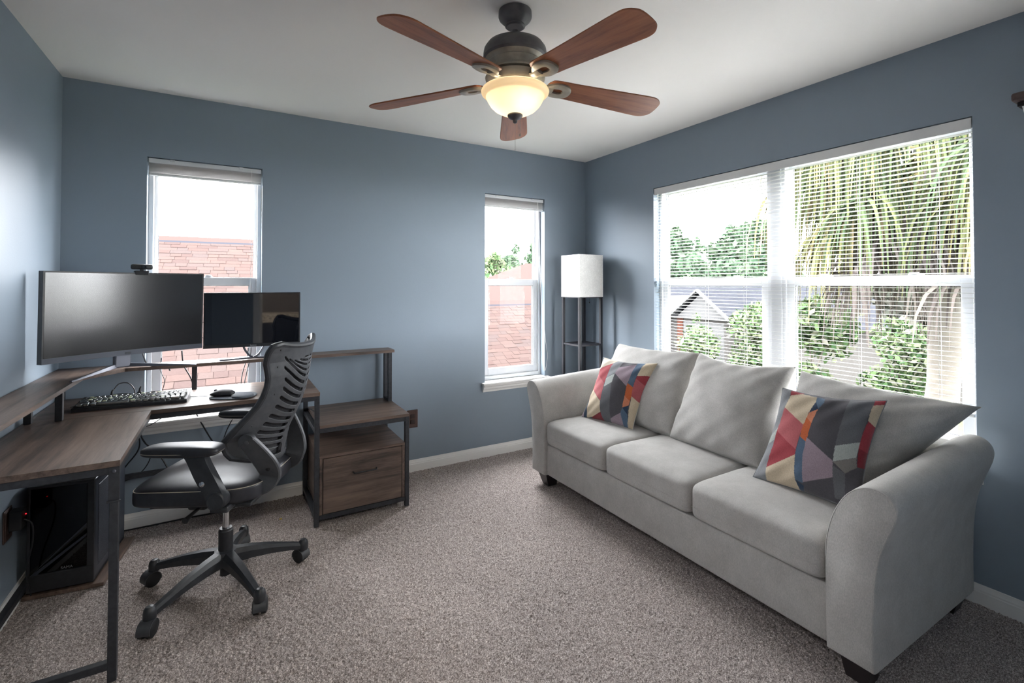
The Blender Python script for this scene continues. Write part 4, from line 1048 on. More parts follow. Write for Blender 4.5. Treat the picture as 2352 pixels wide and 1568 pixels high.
def throw_pillow(label, corners, thick, prints, seed, backcol):
    n = 190
    loc = np.mean(np.array(corners), axis=0); loc[2] = corners[2][2]
    r = thing('throw_pillow', tuple(loc), label, 'pillow')
    Fg, Bg = pillow(corners, thick, n, sags=[.045, .05, .02, .05], seed=seed, power=.5, noise=.0022)
    s, t = np.meshgrid(np.linspace(0, 1, n + 1), np.linspace(0, 1, n + 1), indexing='ij')
    colr = np.tile(np.array(INK['dark']), (n + 1, n + 1, 1))
    for nm, poly in prints:
        colr[inside(poly, s, t)] = INK[nm]
    m = MB(); m.grid(Fg); o = m.build('front_cover', M['print'], r, smooth=True, angle=180)
    at = o.data.color_attributes.new('print', 'FLOAT_COLOR', 'POINT'); at.data.foreach_set('color', colr.reshape(-1).astype(np.float32))
    m = MB(); m.grid(Bg); o2 = m.build('back_cover', fabric('back_cover_canvas', [backcol, backcol], 9, 700), r, smooth=True, angle=180)
    e = [Fg[i, 0] for i in range(0, n + 1, 5)] + [Fg[n, j] for j in range(5, n + 1, 5)] + [Fg[i, n] for i in range(n - 5, -1, -5)] + [Fg[0, j] for j in range(n - 5, -1, -5)]
    m = MB(); m.tube(e, .0022, 6); m.build('piping', o2.data.materials[0], r, smooth=True)
throw_pillow('patchwork throw pillow with rose and grey shapes against the far sofa arm', [(2.215, 2.535, .845), (2.325, 2.150, .850), (2.120, 2.165, .462), (2.030, 2.545, .462)], .16, PRINT_ONE, 2, srgb(196, 196, 190))
throw_pillow('patchwork throw pillow nearest the camera beside the near sofa arm', [(2.225, 1.300, .862), (2.315, .925, .870), (2.090, .925, .470), (2.075, 1.355, .462)], .17, PRINT_TWO, 5, srgb(128, 130, 134))

# ------------------------------------------------------------------ floor lamp with shelves in the corner
LX, LY, LS = 2.412, 3.045, .245
lamp = thing('floor_lamp', (LX + LS / 2, LY + LS / 2, 0), 'tall black shelf floor lamp with square white shade in the corner', 'lamp')
M['lampwood'] = mat('black_stained_wood', srgb(28, 28, 36), .5)
for x in (LX + .002, LX + LS - .024):
    for y in (LY + .002, LY + LS - .024):
        m = MB(); m.bbox(x, x + .022, y, y + .022, 0, 1.60 if False else 1.243, .0015, 1); m.build('post', M['lampwood'], lamp)
for z in (.10, .45, .845):
    m = MB(); m.bbox(LX + .006, LX + LS - .006, LY + .006, LY + LS - .006, z, z + .014, .001, 1); m.build('shelf', M['lampwood'], lamp)
m = MB(); m.box(LX, LX + LS, LY, LY + .022, 1.236, 1.2435); m.box(LX, LX + LS, LY + LS - .022, LY + LS, 1.236, 1.2435); m.box(LX, LX + .022, LY + .02, LY + LS - .02, 1.236, 1.2435); m.box(LX + LS - .022, LX + LS, LY + .02, LY + LS - .02, 1.236, 1.2435); m.box(LX + .02, LX + LS - .02, LY + LS / 2 - .012, LY + LS / 2 + .012, 1.236, 1.2435); m.build('top_frame', M['lampwood'], lamp)
M['shade'] = fabric('white_linen_shade', [srgb(232, 230, 226), srgb(240, 238, 234)], 20, 500, bump=.1)
m = MB(); t_ = .002
m.box(LX, LX + LS, LY, LY + t_, 1.243, 1.588); m.box(LX, LX + LS, LY + LS - t_, LY + LS, 1.243, 1.588); m.box(LX, LX + t_, LY + t_, LY + LS - t_, 1.243, 1.588); m.box(LX + LS - t_, LX + LS, LY + t_, LY + LS - t_, 1.243, 1.588)
m.build('shade', M['shade'], lamp)
m = MB(); m.lathe([(.018, 1.2436), (.018, 1.30), (.012, 1.31)], (LX + LS / 2, LY + LS / 2, 0), 16); m.lathe([(.012, 1.31), (.03, 1.36), (.028, 1.39), (0, 1.41)], (LX + LS / 2, LY + LS / 2, 0), 16); m.build('bulb_socket', M['white_plastic'], lamp, smooth=True)
m = MB(); m.tube([(LX + LS - .06, LY + .10, 1.236), (LX + LS - .06, LY + .10, 1.20)], .0012, 5); m.superbox((LX + LS - .06, LY + .10, 1.195), (.006, .006, .008), 1, 1, 10, 6); m.build('pull_chain', M['lampwood'], lamp)

# ------------------------------------------------------------------ ceiling fan with light
FX, FY = .979, 1.644
fan = thing('ceiling_fan', (FX, FY, CH), 'ceiling fan with five brown wooden blades and a lit cream glass bowl', 'ceiling fan')
c = (FX, FY, 0)
m = MB(); m.lathe([(.0, CH - .0005), (.060, CH - .0005), (.066, CH - .004), (.067, CH - .026), (.064, CH - .034), (.044, CH - .054), (.039, CH - .058), (.040, CH - .064), (.034, CH - .068), (.020, CH - .066), (0, CH - .066)], c, 40); cano = m.build('canopy', M['bronze'], fan, smooth=True)
m = MB(); m.lathe([(.013, 2.30), (.013, CH - .08)], c, 20); m.build('downrod', M['bronze'], fan, smooth=True)
m = MB(); m.lathe([(0, 2.326), (.030, 2.326), (.034, 2.318), (.085, 2.309), (.112, 2.298), (.124, 2.280), (.127, 2.262), (.127, 2.248), (.120, 2.240)], c, 48); m.build('motor_housing', M['bronze'], fan, smooth=True)
m = MB(); m.lathe([(.120, 2.240), (.112, 2.234), (.108, 2.226), (.111, 2.222), (.106, 2.214), (.104, 2.196), (.112, 2.186), (.112, 2.180), (.10, 2.174), (.06, 2.170), (0, 2.170)], c, 48); m.build('lower_housing', M['pewter'], fan, smooth=True)
m = MB(); m.lathe([(.100, 2.170), (.120, 2.166), (.112, 2.140), (.100, 2.124), (.090, 2.118), (0, 2.116)], c, 40); m.build('light_fitter', M['pewter'], fan, smooth=True)
M['blade'] = wood('cherry_blade_veneer', 0, srgb(112, 64, 40), srgb(150, 90, 58), srgb(168, 106, 70), .4, 1.4)
R0, R1 = .135, .655
def blade_outline():
    pts = []
    w = lambda f: .052 + .020 * f
    top = [(R0 + .03, w(0)), (R0 + .12, w(.15)), (R0 + .26, w(.5)), (R1 - .10, w(.93)), (R1 - .045, .0705), (R1 - .015, .055), (R1, .028)]
    inn = [(R0 + .010, .040), (R0, .018)]
    up = inn[::-1] + top
    return spline(up + [(a, -b) for a, b in up[::-1]], 4, closed=True)
bo = blade_outline()
pitch_ = math.radians(-12)
for k in range(5):
    an = math.radians(60 + 72 * k)
    loc = Matrix.Translation((0, 0, 2.158 - CH)) @ Matrix.Rotation(an, 4, 'Z') @ Matrix.Rotation(math.radians(3.2), 4, 'Y') @ Matrix.Rotation(pitch_, 4, 'X')
    if k == 0:
        m = MB(); m.prism(bo, lambda a, b, t: (a, b, t), -.003, .003); bl = m.build('blade', M['blade'], fan, local=True)
        bvm = bl.modifiers.new('soft_edge', 'BEVEL'); bvm.width = .0012; bvm.limit_method = 'ANGLE'
        blade_me = bl.data
        # pierced blade iron
        m = MB()
        outer = spline([(.126, .016), (.165, .042), (.212, .040), (.234, .024), (.240, 0), (.234, -.024), (.212, -.040), (.165, -.042), (.126, -.016)], 4)
        hole = spline([(.158, .012), (.185, .016), (.203, .010), (.205, 0), (.203, -.010), (.185, -.016), (.158, -.012), (.155, 0)][:7], 5)
        no = len(outer)
        hol = [hole[min(int(i * len(hole) / no), len(hole) - 1)] for i in range(no)]
        rows = [[(a, b, -.0035) for a, b in outer], [(a, b, -.012) for a, b in outer], [(a * 1 + (hol[i][0] - a) * .25, b + (hol[i][1] - b) * .25, -.0155) for i, (a, b) in enumerate(outer)], [(a, b, -.0125) for a, b in hol], [(a, b, -.0035) for a, b in hol]]
        m.grid(rows); n_ = no
        m.f.append((0, n_, 2 * n_, 3 * n_, 4 * n_)); m.f.append((n_ - 1, 2 * n_ - 1, 3 * n_ - 1, 4 * n_ - 1, 5 * n_ - 1))
        m.tube(spline([(.070, 0, .012), (.100, 0, -.006), (.125, 0, -.014), (.160, 0, -.011)], 6), [.017] * 19, 10, flat=.45)
        ir = m.build('blade_iron', M['pewter'], bl, smooth=True, local=True, angle=40); iron_me = ir.data
    else:
        bl = bpy.data.objects.new('blade', blade_me); COL.objects.link(bl); bl.parent = fan
        bvm = bl.modifiers.new('soft_edge', 'BEVEL'); bvm.width = .0012; bvm.limit_method = 'ANGLE'
        ir = bpy.data.objects.new('blade_iron', iron_me); COL.objects.link(ir); ir.parent = bl
    bl.matrix_local = loc
# glass bowl
def bowl_mat():
    m = bpy.data.materials.new('cream_glass'); m.use_nodes = True; t = NT(m); t.n.clear()
    out = t.new('OutputMaterial'); tl = t.new('BsdfTranslucent'); df = t.new('BsdfDiffuse'); gl = t.new('BsdfGlossy'); a = t.new('MixShader'); b = t.new('MixShader')
    tl.inputs['Color'].default_value = (1, .93, .80, 1); df.inputs['Color'].default_value = srgb(240, 226, 200); gl.inputs['Roughness'].default_value = .2
    a.inputs['Fac'].default_value = .45; b.inputs['Fac'].default_value = .05
    t.link(tl.outputs[0], a.inputs[1]); t.link(df.outputs[0], a.inputs[2]); t.link(a.outputs[0], b.inputs[1]); t.link(gl.outputs[0], b.inputs[2]); t.link(b.outputs[0], out.inputs['Surface'])
    return m
BO = [(.132, 2.120), (.136, 2.113), (.134, 2.105), (.124, 2.096), (.118, 2.094), (.116, 2.090), (.110, 2.076), (.099, 2.058), (.083, 2.042), (.060, 2.029), (.038, 2.022), (.012, 2.019)]
bi = [(r - .004 if r > .02 else r, z + .003) for r, z in BO][::-1]
m = MB(); m.lathe(BO + bi, c, 56, cap=False); n0 = len(m.v); m.build('glass_bowl', bowl_mat(), fan, smooth=True, angle=60)
m = MB(); m.lathe([(0, 2.030), (.006, 2.030), (.030, 2.021), (.031, 2.016), (.024, 2.007), (.009, 2.000), (.009, 1.992), (.005, 1.987), (0, 1.986)], c, 28); m.build('finial', M['bronze'], fan, smooth=True)
def chain(x, y, z0, z1, endr):
    m = MB(); z = z0; n = 0
    m.tube([(x, y, z0), (x, y, z1)], .0005, 4)
    while z > z1:
        m.lathe([(0, -.0014), (.0014, 0), (0, .0014)], (x, y, z), 6); z -= .0042
    if endr: m.lathe([(0, -.012), (.003, -.008), (.0022, 0), (0, .001)], (x, y, z1), 8)
    m.build('pull_chain', M['pewter'], fan)
chain(FX, FY, 1.987, 1.878, False); chain(FX + .017, FY - .010, 2.006, 1.945, True)
for k in range(3):
    a = math.radians(25 + 120 * k); bx_, by_ = FX + .055 * math.cos(a), FY + .055 * math.sin(a)
    l = bpy.data.lights.new('bulb_light', 'POINT'); l.energy = 0.14; l.color = (1, .90, .74); l.shadow_soft_size = .03
    lo = bpy.data.objects.new('bulb_light', l); COL.objects.link(lo); lo.location = (bx_, by_, 2.078); 

# ------------------------------------------------------------------ wall shelf on the right wall near the camera
ws_ = thing('wall_shelf', (RW - .002, .46, 2.0), 'dark brown shelf end with white bracket high on the right wall', 'shelf')
m = MB(); m.bbox(2.535, RW - .001, -.02, .605, 2.030, 2.064, .010, 3); m.build('board', mat('dark_walnut', srgb(72, 54, 50), .4), ws_)
m = MB(); m.bbox(2.555, RW - .001, .0, .592, 2.012, 2.030, .002, 1); m.build('underside_rail', M['foot'], ws_)
for y in (.10, .52):
    m = MB(); m.prism([(2.56, 2.012), (RW - .001, 2.012), (RW - .001, 1.85), (RW - .02, 1.85)], lambda a, b, t: (a, t, b), y, y + .06); m.build('bracket', M['trim'], ws_)

# ------------------------------------------------------------------ hall behind the camera (seen only as reflection), with an added fill light
hc = thing('hall_counter', (0.3, -1.75, 0), 'black cabinet with speckled stone top in the hall behind the camera', 'cabinet')
m = MB(); m.bbox(-.9, 1.9, -2.05, -1.5, .0, .78, .005); m.build('body', M['black'], hc)
m = MB(); m.bbox(-.92, 1.92, -2.08, -1.47, .781, .90, .006); m.build('stone_top', noisy('speckled_granite', [srgb(70, 58, 50), srgb(200, 184, 160), srgb(220, 206, 184)], 70, .25), hc)
hl = thing('hall_fill_light', (.3, -1.1, CH), 'added round fill light overhead in the hall behind the camera', 'fill light')  # added fill, no lamp seen here; brightens the near floor and desk
m = MB(); m.lathe([(.15, CH - .0005), (.15, CH - .03), (.12, CH - .07), (.06, CH - .09), (0, CH - .095)], (.3, -1.1, 0), 32)
hm = mat('hall_fill_glow', srgb(245, 240, 230), .4); hm.node_tree.nodes['Principled BSDF'].inputs['Emission Color'].default_value = (1, .90, .76, 1); hm.node_tree.nodes['Principled BSDF'].inputs['Emission Strength'].default_value = 30
m.build('diffuser', hm, hl, smooth=True)

# scrap on the carpet by the drawer
m = MB(); m.superbox((0, 0, .004), (.008, .006, .004), .7, .8, 12, 8); sc_ = m.build('paper_scrap', mat('yellow_scrap', srgb(190, 165, 90), .8), smooth=True); sc_.location = (.262, 3.06, .001); tag(sc_, 'tiny yellow scrap on the carpet between chair and drawer cabinet', 'scrap')

# ------------------------------------------------------------------ outdoors
GZ = -3.0
def leaf_mat(name, cols):
    m = mat(name, cols[0], .7, spec=0); t = NT(m); b = t.n['Principled BSDF']
    g = t.new('NewGeometry'); r = t.new('ValToRGB'); e = r.color_ramp.elements
    e[0].position = 0; e[0].color = cols[0]; e[1].position = 1; e[1].color = cols[-1]
    for i, c in enumerate(cols[1:-1]): k = e.new((i + 1) / (len(cols) - 1)); k.color = c
    t.link(g.outputs['Random Per Island'], r.inputs['Fac']); t.link(r.outputs[0], b.inputs['Base Color'])
    return m
def shingle_mat(name, island):
    m = mat(name, rough=.9, spec=.1); t = NT(m); b = t.n['Principled BSDF']
    r = t.new('ValToRGB'); e = r.color_ramp.elements
    C = [(0.0255, 0.0184, 0.0172, 1), (0.0297, 0.0207, 0.0188, 1), (0.0315, 0.0224, 0.0201, 1), (0.0269, 0.0211, 0.0201, 1), (0.0328, 0.0234, 0.0209, 1)]
    e[0].position = 0; e[0].color = C[0]; e[1].position = 1; e[1].color = C[-1]
    for i, c in enumerate(C[1:-1]): k = e.new((i + 1) / 4); k.color = c
    if island: g = t.new('NewGeometry'); t.link(g.outputs['Random Per Island'], r.inputs['Fac'])
    else: g = t.new('ObjectInfo'); t.link(g.outputs['Random'], r.inputs['Fac'])
    tc = t.new('TexCoord'); n = t.new('TexNoise', Scale=60, Detail=3); t.link(tc.outputs['Object'], n.inputs['Vector'])
    mr = t.new('MapRange'); mr.inputs['To Min'].default_value = .75; mr.inputs['To Max'].default_value = 1.25; t.link(n.outputs['Fac'], mr.inputs['Value'])
    mx = t.new('Mix', data_type='RGBA', blend_type='MULTIPLY'); mx.inputs['Factor'].default_value = 1
    t.link(r.outputs[0], mx.inputs['A']); t.link(mr.outputs[0], mx.inputs['B']); t.link(mx.outputs['Result'], b.inputs['Base Color'])
    return m
M['shingle'] = shingle_mat('asphalt_shingle', False)
M['shingle_field'] = shingle_mat('asphalt_shingle_field', True)
M['ridge'] = mat('ridge_cap', (0.0297, 0.0211, 0.0194, 1), .9)
M['ridge_vent'] = mat('ridge_vent', (0.0182, 0.0187, 0.0227, 1), .9)
M['siding'] = noisy('pale_siding', [(0.0486, 0.0459, 0.0432, 1), (0.0540, 0.0513, 0.0486, 1)], 5, .8)
M['outwhite'] = mat('white_house_trim', (0.0573, 0.0573, 0.0573, 1), .7)
M['grey_roof'] = noisy('grey_shingle_roof', [(0.0143, 0.0150, 0.0179, 1), (0.0195, 0.0204, 0.0236, 1)], 3, .9, stretch=(1, 1, 8))
M['brick'] = noisy('red_brick', [(0.0459, 0.0194, 0.0140, 1), (0.0540, 0.0248, 0.0184, 1)], 6, .9)
M['lawn'] = noisy('lawn', [(.050, .062, .030, 1), (.064, .076, .040, 1)], 1.5, .95, bump=.5, bscale=30)
M['asphalt'] = noisy('street_asphalt', [(0.0356, 0.0356, 0.0369, 1), (0.0454, 0.0454, 0.0466, 1)], 3, .9)
M['concrete'] = noisy('pale_concrete', [(0.0648, 0.0616, 0.0571, 1), (0.0778, 0.0745, 0.0680, 1)], 3, .9)

TH_ = math.atan(.5); CT, ST = math.cos(TH_), math.sin(TH_)
tile_me = {}
def roof(name, label, x0, x1, yr, zr, length, vis, expo=.142):
    r = thing(name, ((x0 + x1) / 2, yr, zr), label, 'house')
    yb, zb_ = yr - CT * length, zr - ST * length
    m = MB(); m.prism([(yr, zr - .02), (yr + CT * 4, zr - ST * 4), (yr + CT * 4 - .1, GZ), (yb + .45, GZ), (yb + .45, zb_ + .05), (yb, zb_ - .02)], lambda a, b, t: (t, a, b), x0 + .2, x1 - .2); m.build('walls', M['siding'], r)
    m = MB(); m.prism([(yr, zr - .016), (yb - .05, zb_ - .04), (yb - .05, zb_ - .14), (yr, zr - .12)], lambda a, b, t: (t, a, b), x0, x1); m.prism([(yr, zr - .016), (yr + CT * 4.2, zr - ST * 4.2), (yr + CT * 4.2, zr - ST * 4.2 - .1), (yr, zr - .12)], lambda a, b, t: (t, a, b), x0, x1); deck = m.build('roof_deck', M['ridge'], r)
    rows = int(length / expo); field = MB(); n_ind = 0
    for i in range(rows):
        s1 = (i + 1) * expo + .05; x = x0 + random.uniform(-.2, 0)
        while x < x1:
            w = random.choice((.17, .25, .33)); up = random.random() < .45
            yc = yr - CT * s1
            if vis(x + w / 2, yc) and n_ind < 300:
                key = (w, up)
                if key not in tile_me:
                    mm = MB(); th = .011 if up else .006
                    mm.add([(-w / 2 + .002, 0, 0), (w / 2 - .002, 0, 0), (w / 2 - .002, 0, th), (-w / 2 + .002, 0, th), (-w / 2 + .002, .21, -.002), (w / 2 - .002, .21, -.002), (w / 2 - .002, .21, .002), (-w / 2 + .002, .21, .002)], [(0, 1, 2, 3), (3, 2, 6, 7), (4, 7, 6, 5), (0, 3, 7, 4), (1, 5, 6, 2), (0, 4, 5, 1)])
                    o = mm.build('shingle', M['shingle'], r, local=True); tile_me[key] = o.data
                else:
                    o = bpy.data.objects.new('shingle', tile_me[key]); COL.objects.link(o); o.parent = r
                o.location = (x + w / 2 - (x0 + x1) / 2, -CT * s1, -ST * s1 + .004); o.rotation_euler = (TH_, 0, 0); n_ind += 1
            elif x > x0 - .01 and x + w < x1 + .05:
                th = .011 if up else .006; q = len(field.v)
                f = lambda a, b, c: (a, yr - CT * (s1 - b) - ST * c, zr - ST * (s1 - b) + CT * c + .004)
                field.add([f(x + .002, 0, 0), f(x + w - .002, 0, 0), f(x + w - .002, 0, th), f(x + .002, 0, th), f(x + .002, .21, .002), f(x + w - .002, .21, .002)], [(0, 1, 2, 3), (3, 2, 5, 4), (0, 3, 4), (1, 5, 2)])
            x += w
    fo = field.build('shingle_field', M['shingle_field'], r); fo['kind'] = 'stuff'
    m = MB(); m.prism([(yr - .17, zr - .055), (yr, zr + .045), (yr + .17, zr - .055), (yr, zr - .0)], lambda a, b, t: (t, a, b), x0, x1); m.build('ridge_cap', M['ridge'], r)
    m = MB(); m.prism([(yr - .22, zr - .115), (yr - .17, zr - .055), (yr - .15, zr - .07), (yr - .20, zr - .115)], lambda a, b, t: (t, a, b), x0, x1); m.build('ridge_vent', M['ridge_vent'], r)
    return r
roof('neighbour_house', 'terracotta shingle roof of the tall house outside the left window', -6, 3.1, 11.5, 2.255, 6.4, lambda x, y: -.125 * y < x < .055 * y and y > 6.4)
roof('neighbour_house', 'lower terracotta shingle roof outside the narrow window by the lamp', 3.3, 7.9, 11.5, .873, 5.0, lambda x, y: .50 * y < x < .67 * y and y > 8.4)
hr = thing('distant_house', (16, 24, GZ), 'distant hipped terracotta roof behind the lower roof in the narrow window', 'house')
m = MB(); m.add([(10.2, 18, 0), (19.6, 18, 0), (19.6, 30, 0), (10.2, 30, 0), (15, 24, 2.6), (16, 24, 2.6)], [(0, 1, 5, 4), (1, 2, 5), (2, 3, 4, 5), (3, 0, 4), (0, 3, 2, 1)]); m.build('roof', M['ridge'], hr)
m = MB(); m.box(10.7, 19.2, 18.5, 29.5, GZ, 0); m.build('walls', M['siding'], hr)

# matte outdoor surfaces
for _k in ('shingle', 'shingle_field', 'ridge', 'ridge_vent', 'siding', 'outwhite', 'grey_roof', 'brick', 'lawn', 'asphalt', 'concrete'):
    M[_k].node_tree.nodes['Principled BSDF'].inputs['Specular IOR Level'].default_value = 0
# house across the street, seen through the wide window
hs = thing('street_house', (24, 12, GZ), 'white gabled house with grey roof and brick corner across the street', 'house')
m = MB(); m.add([(20.5, 2, -.35), (20.5, 22, -.35), (24.5, 22, 1.28), (24.5, 2, 1.28), (28.5, 22, -.35), (28.5, 2, -.35)], [(0, 1, 2, 3), (3, 2, 4, 5), (0, 3, 5), (1, 4, 2), (0, 5, 4, 1)]); m.build('roof', M['grey_roof'], hs)
m = MB(); m.box(21, 28, 2.5, 21.5, GZ, -.35); m.build('walls', M['siding'], hs)
m = MB(); m.prism([(17.45, -.26), (14.2, -.26), (14.2, -.34), (17.45, -.34)], lambda a, b, t: (t, a, b), 19.8, 21.5); m.prism([(17.2, -.26), (14.45, -.26), (15.83, .86)], lambda a, b, t: (t, a, b), 20.05, 22.5); m.build('gable', M['outwhite'], hs)
rk = [(17.55, -.34), (15.83, 1.02), (14.1, -.34), (14.1, -.22), (15.83, 1.14), (17.55, -.22)]
m = MB(); m.prism(rk, lambda a, b, t: (t, a, b), 19.95, 24.0); m.build('gable_roof', M['grey_roof'], hs)
m = MB(); m.prism(rk, lambda a, b, t: (t, a, b), 19.75, 19.94); m.build('rake_board', M['outwhite'], hs)
m = MB(); m.box(20.08, 21, 14.5, 17.15, GZ, -.34); m.build('garage_wall', M['siding'], hs)
m = MB(); m.bbox(20.0, 20.9, 16.84, 17.2, GZ, -.34, .01, 1); m.build('brick_pier', M['brick'], hs)
for k in range(4):
    m = MB(); m.bbox(20.0, 20.07, 14.48, 16.8, GZ + .05 + k * .62, GZ + .64 + k * .62, .01, 1); m.build('garage_door_panel', M['outwhite'], hs)
m = MB(); m.prism([(20.2, -.30), (17.5, -.30), (18.9, .75)], lambda a, b, t: (t, a, b), 20.4, 24); m.build('gable', M['outwhite'], hs)

# ground, street, drives
struct(MB().box(-30, 90, -40, 90, GZ - .2, GZ).build('ground_lawn', M['lawn']))
struct(MB().box(12.5, 17, -40, 90, GZ, GZ + .02).build('ground_street', M['asphalt']))
struct(MB().box(5.5, 12.5, 1.0, 3.4, GZ, GZ + .03).build('ground_driveway', M['concrete']))
struct(MB().box(10.6, 11.8, -40, 90, GZ, GZ + .035).build('ground_sidewalk', M['concrete']))
struct(MB().box(17, 20, 14.6, 17, GZ, GZ + .03).build('ground_drive_across', M['concrete']))

def leaves(rs, centres, radii, n, size, asp=.45):
    """cloud of small leaf quads around cluster centres"""
    m = MB(); k = len(centres)
    w = np.array([r[0] * r[1] * r[2] for r in radii]) ** .67; w = w / w.sum()
    pick = rs.choice(k, n, p=w)
    d = rs.normal(size=(n, 3)); d /= np.linalg.norm(d, axis=1, keepdims=True)
    rad = rs.rand(n, 1) ** .45
    p = np.array(centres)[pick] + d * rad * np.array(radii)[pick]
    a = rs.normal(size=(n, 3)); a /= np.linalg.norm(a, axis=1, keepdims=True)
    b = np.cross(a, rs.normal(size=(n, 3))); b /= np.linalg.norm(b, axis=1, keepdims=True) + 1e-9
    s = size * (.6 + .8 * rs.rand(n, 1))
    V = np.stack([p - a * s, p - b * s * asp, p + a * s, p + b * s * asp], 1).reshape(-1, 3)
    m.v = V.tolist(); m.f = [(4 * i, 4 * i + 1, 4 * i + 2, 4 * i + 3) for i in range(n)]
    return m
def tree(name, label, x, y, top, width, n, lm, seed, base=GZ, leaf=.3, group=None, crown=.62, trunk=.16):
    rs = np.random.RandomState(seed)
    r = thing(name, (x, y, base), label, 'tree' if 'tree' in name or 'pine' in name else 'bush', group=group)
    H = top - base; zc0 = base + H * (1 - crown)
    cs = []; rd = []
    for i in range(11):
        f = rs.rand(); zz = zc0 + (top - zc0) * (.12 + .78 * f); ww = width * (1 - .75 * max(0, f - .25)) * .5
        an = rs.rand() * 6.28; q = ww * rs.rand() * .8
        cs.append((x + q * math.cos(an), y + q * math.sin(an), zz)); rd.append((width * .24 * (1.15 - .5 * f), width * .24 * (1.15 - .5 * f), width * .17))
    cs.append((x, y, top - width * .10)); rd.append((width * .10, width * .10, width * .12))
    o = leaves(rs, cs, rd, n, leaf).build('foliage', lm, r); 
    m = MB(); m.tube(spline([(x, y, base - .1), (x + .02 * H, y, base + H * .35), (x - .01 * H, y + .01 * H, base + H * .85)], 5), [trunk * (1 - .07 * i) for i in range(11)], 8)
    for i in range(5):
        m.tube([(x, y, base + H * (.35 + .08 * i)), cs[i]], [trunk * .4, trunk * .1], 5)
    m.build('trunk', M['bark'], r, smooth=True)
    return r
M['bark'] = noisy('grey_bark', [(.05, .042, .034, 1), (.075, .065, .055, 1)], 8, .9, stretch=(1, 1, .2))
M['leaf_far'] = leaf_mat('distant_foliage', [(0.0232, 0.0425, 0.0256, 1), (0.0350, 0.0567, 0.0334, 1), (0.0522, 0.0709, 0.0449, 1)])
M['leaf_grey'] = leaf_mat('grey_green_foliage', [(.024, .026, .021, 1), (.034, .036, .029, 1), (.046, .045, .038, 1)])  # greyer, duller leaf colour for the tree behind the palm
M['leaf_mid'] = leaf_mat('garden_foliage', [(0.0232, 0.0455, 0.0206, 1), (0.0407, 0.0662, 0.0281, 1), (0.0697, 0.0898, 0.0437, 1), (0.0988, 0.0945, 0.0771, 1)])
M['leaf_light'] = leaf_mat('young_foliage', [(0.0522, 0.0803, 0.0281, 1), (0.0872, 0.1087, 0.0449, 1)])
far = [('tall thin tree at the left edge of the wide window view', 38.4, 33.1, 7.3, 4.5, 2600), ('small lone treetop poking above the distant tree line', 52.4, 41.7, 7.5, 3.2, 1800), ('tall distant tree left of the window mullion, first of three', 37.6, 26.4, 6.5, 5.5, 3600), ('distant tree beside the window mullion, middle of three', 56.0, 37.2, 9.1, 6.6, 4000), ('distant tree partly hidden by the window mullion', 32.2, 20.1, 5.8, 5.0, 3600), ('low distant tree in the dip of the tree line', 47.4, 38.5, 5.3, 8, 3600), ('broad low tree in the middle of the distant tree line', 60.0, 43.3, 6.0, 11, 4600), ('broad dark tree behind the grey roof', 44.0, 28.7, 5.3, 8, 3800), ('broad dark tree behind the white gable', 33.0, 26.6, 3.7, 5, 4200)]
for i, (lab, x, y, tp, w, n) in enumerate(far):
    tree('distant_tree', lab, x, y, tp, w, n, M['leaf_far'], 20 + i, leaf=.34, group='trees beyond the street house', crown=.75, trunk=.22)
back = [('pale green treetop at the left side of the narrow window', 19.1, 35.2, 3.9, 5.0, 3600), ('tallest treetop in the narrow window, above the roof', 25.8, 43.2, 5.6, 5.0, 3400), ('treetop at the right side of the narrow window', 20.9, 32.1, 4.7, 4.2, 3200), ('broad low tree line across the narrow window', 32, 54, 4.0, 12, 6000)]
for i, (lab, x, y, tp, w, n) in enumerate(back):
    tree('distant_tree', lab, x, y, tp, w, n, M['leaf_far'] if i else M['leaf_mid'], 40 + i, leaf=.26, group='trees behind the lower roof', crown=.75, trunk=.2)
bushes = [('leafy green shrub below the left pane of the wide window', 9.7, 7.4, .22, 2.8, 6000, 'leaf_mid'), ('bushy shrub beside the mullion under the grey roof', 13.2, 8.4, .85, 3.2, 5200, 'leaf_mid'), ('tall green shrub left of the palm trunk', 8.6, 4.5, 1.10, 2.6, 8000, 'leaf_mid'), ('spreading shrub behind the palm trunk', 11.9, 4.5, .65, 2.6, 6500, 'leaf_mid'), ('low yellow-green shrub by the driveway', 6.1, 3.5, -.5, 1.3, 3200, 'leaf_light'), ('small pale shrub in front of the garage', 18.4, 14.7, .05, 2.4, 1500, 'leaf_mid')]
tree('garden_tree', 'large dark leafy tree filling the view behind the palm fronds', 14.5, 4.6, 6.2, 5.2, 9000, M['leaf_grey'], 77, leaf=.17, crown=.70, trunk=.16)
for i, (lab, x, y, tp, w, n, lm) in enumerate(bushes):
    tree('garden_shrub', lab, x, y, tp, w, n, M[lm], 60 + i, leaf=.075, group='shrubs in the front garden', crown=.85, trunk=.04)

# palm tree close to the wide window
PXc = (7.1, 2.30)
palm = thing('palm_tree', (PXc[0], PXc[1], GZ), 'fan palm with long drooping yellow-green fronds outside the wide window', 'palm tree')
rs = np.random.RandomState(11)
pz = 2.75
tp_ = [(PXc[0] + .05 * math.sin(k * .9), PXc[1] + .03 * math.cos(k), GZ - .1 + (pz - GZ) * k / 14) for k in range(15)]
m = MB(); m.tube(tp_, [.15 + .012 * (k % 2) for k in range(15)], 14); m.build('trunk', noisy('palm_trunk', [(.060, .052, .044, 1), (.085, .075, .062, 1)], 5, .95, stretch=(1, 1, 6), bump=.6, bscale=14), palm, smooth=True)
M['frond_a'] = leaf_mat('green_palm_leaf', [(0.0297, 0.0442, 0.0234, 1), (0.0540, 0.0676, 0.0312, 1), (0.0837, 0.0858, 0.0390, 1)])
M['frond_b'] = leaf_mat('yellowing_palm_leaf', [(0.0675, 0.0728, 0.0364, 1), (0.1148, 0.1014, 0.0455, 1), (0.1013, 0.0832, 0.0494, 1)])
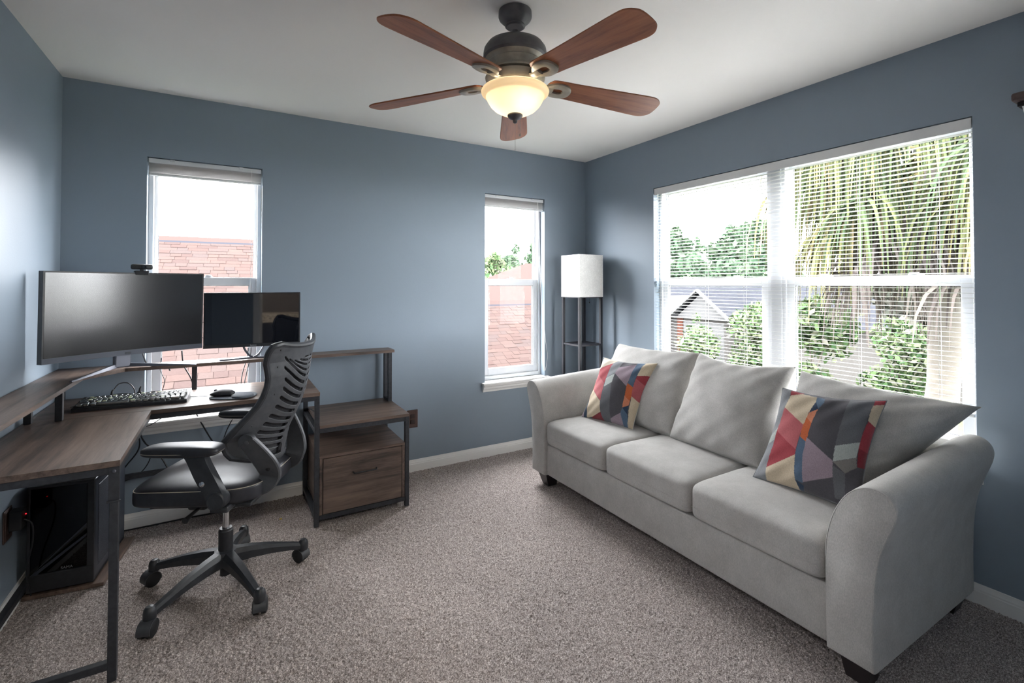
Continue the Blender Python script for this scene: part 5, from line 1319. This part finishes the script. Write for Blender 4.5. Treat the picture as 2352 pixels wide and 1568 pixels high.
M['frond_c'] = leaf_mat('dead_palm_leaf', [(0.0446, 0.0377, 0.0351, 1), (0.0702, 0.0598, 0.0533, 1), (0.0972, 0.0845, 0.0741, 1)])
def frond(az, elev, length, nleaf, drop, mt, start_z):
    """stalk that arches out, then a fan of long hanging strips"""
    m = MB(); c = np.array((PXc[0], PXc[1], start_z)); out = np.array((math.cos(az), math.sin(az), 0))
    st_ = []
    for k in range(7):
        f = k / 6; st_.append(tuple(c + out * (length * f * math.cos(elev * (1 - .5 * f))) + np.array((0, 0, length * (math.sin(elev) * f - .42 * f * f)))))
    m.tube(st_, [.016 - .0018 * k for k in range(7)], 5)
    side = np.array((-out[1], out[0], 0))
    for i in range(nleaf):
        f = .45 + .55 * (i / nleaf); sd = 1 if i % 2 else -1
        p0 = np.array(st_[min(int(f * 6), 5)]) * (1 - (f * 6 % 1)) + np.array(st_[min(int(f * 6) + 1, 6)]) * (f * 6 % 1)
        spread = sd * (.15 + .55 * rs.rand()) * (1.25 - .5 * f); ln = drop * (.6 + .55 * rs.rand()); w = .020 + .014 * rs.rand()
        dirv = side * spread + out * (.25 + .5 * rs.rand()) * .6
        wv = np.cross(dirv, (0, 0, 1)); wv = wv / (np.linalg.norm(wv) + 1e-9)
        a = rs.rand() * 3; wv = wv * math.cos(a) + np.array((dirv[0], dirv[1], 0)) / (np.linalg.norm(dirv) + 1e-9) * math.sin(a)
        rows = []
        for k in range(5):
            g = k / 4; q = p0 + dirv * (1 - (1 - g) ** 1.8) * .75 + np.array((0, 0, .10 * g - ln * g ** 1.7))
            rows.append([tuple(q - wv * w * (1 - .85 * g)), tuple(q + wv * w * (1 - .85 * g))])
        m.grid(rows)
    return m.build('frond', mt, palm)
for k in range(26):
    frond(k * 2.4 + rs.rand() * .5, .15 + .75 * rs.rand(), 1.25 + .65 * rs.rand(), 90, 1.05, M['frond_a'] if k % 3 else M['frond_b'], pz + .1)
for k in range(16):
    frond(k * 2.4 + 1 + rs.rand() * .5, -.30 + .4 * rs.rand(), .95 + .45 * rs.rand(), 70, .95, M['frond_b'] if k % 2 else M['frond_a'], pz - .05)
for k in range(14):
    frond(k * 2.4 + .3, -.8 + .4 * rs.rand(), .75 + .4 * rs.rand(), 56, .85, M['frond_c'], pz - .25)
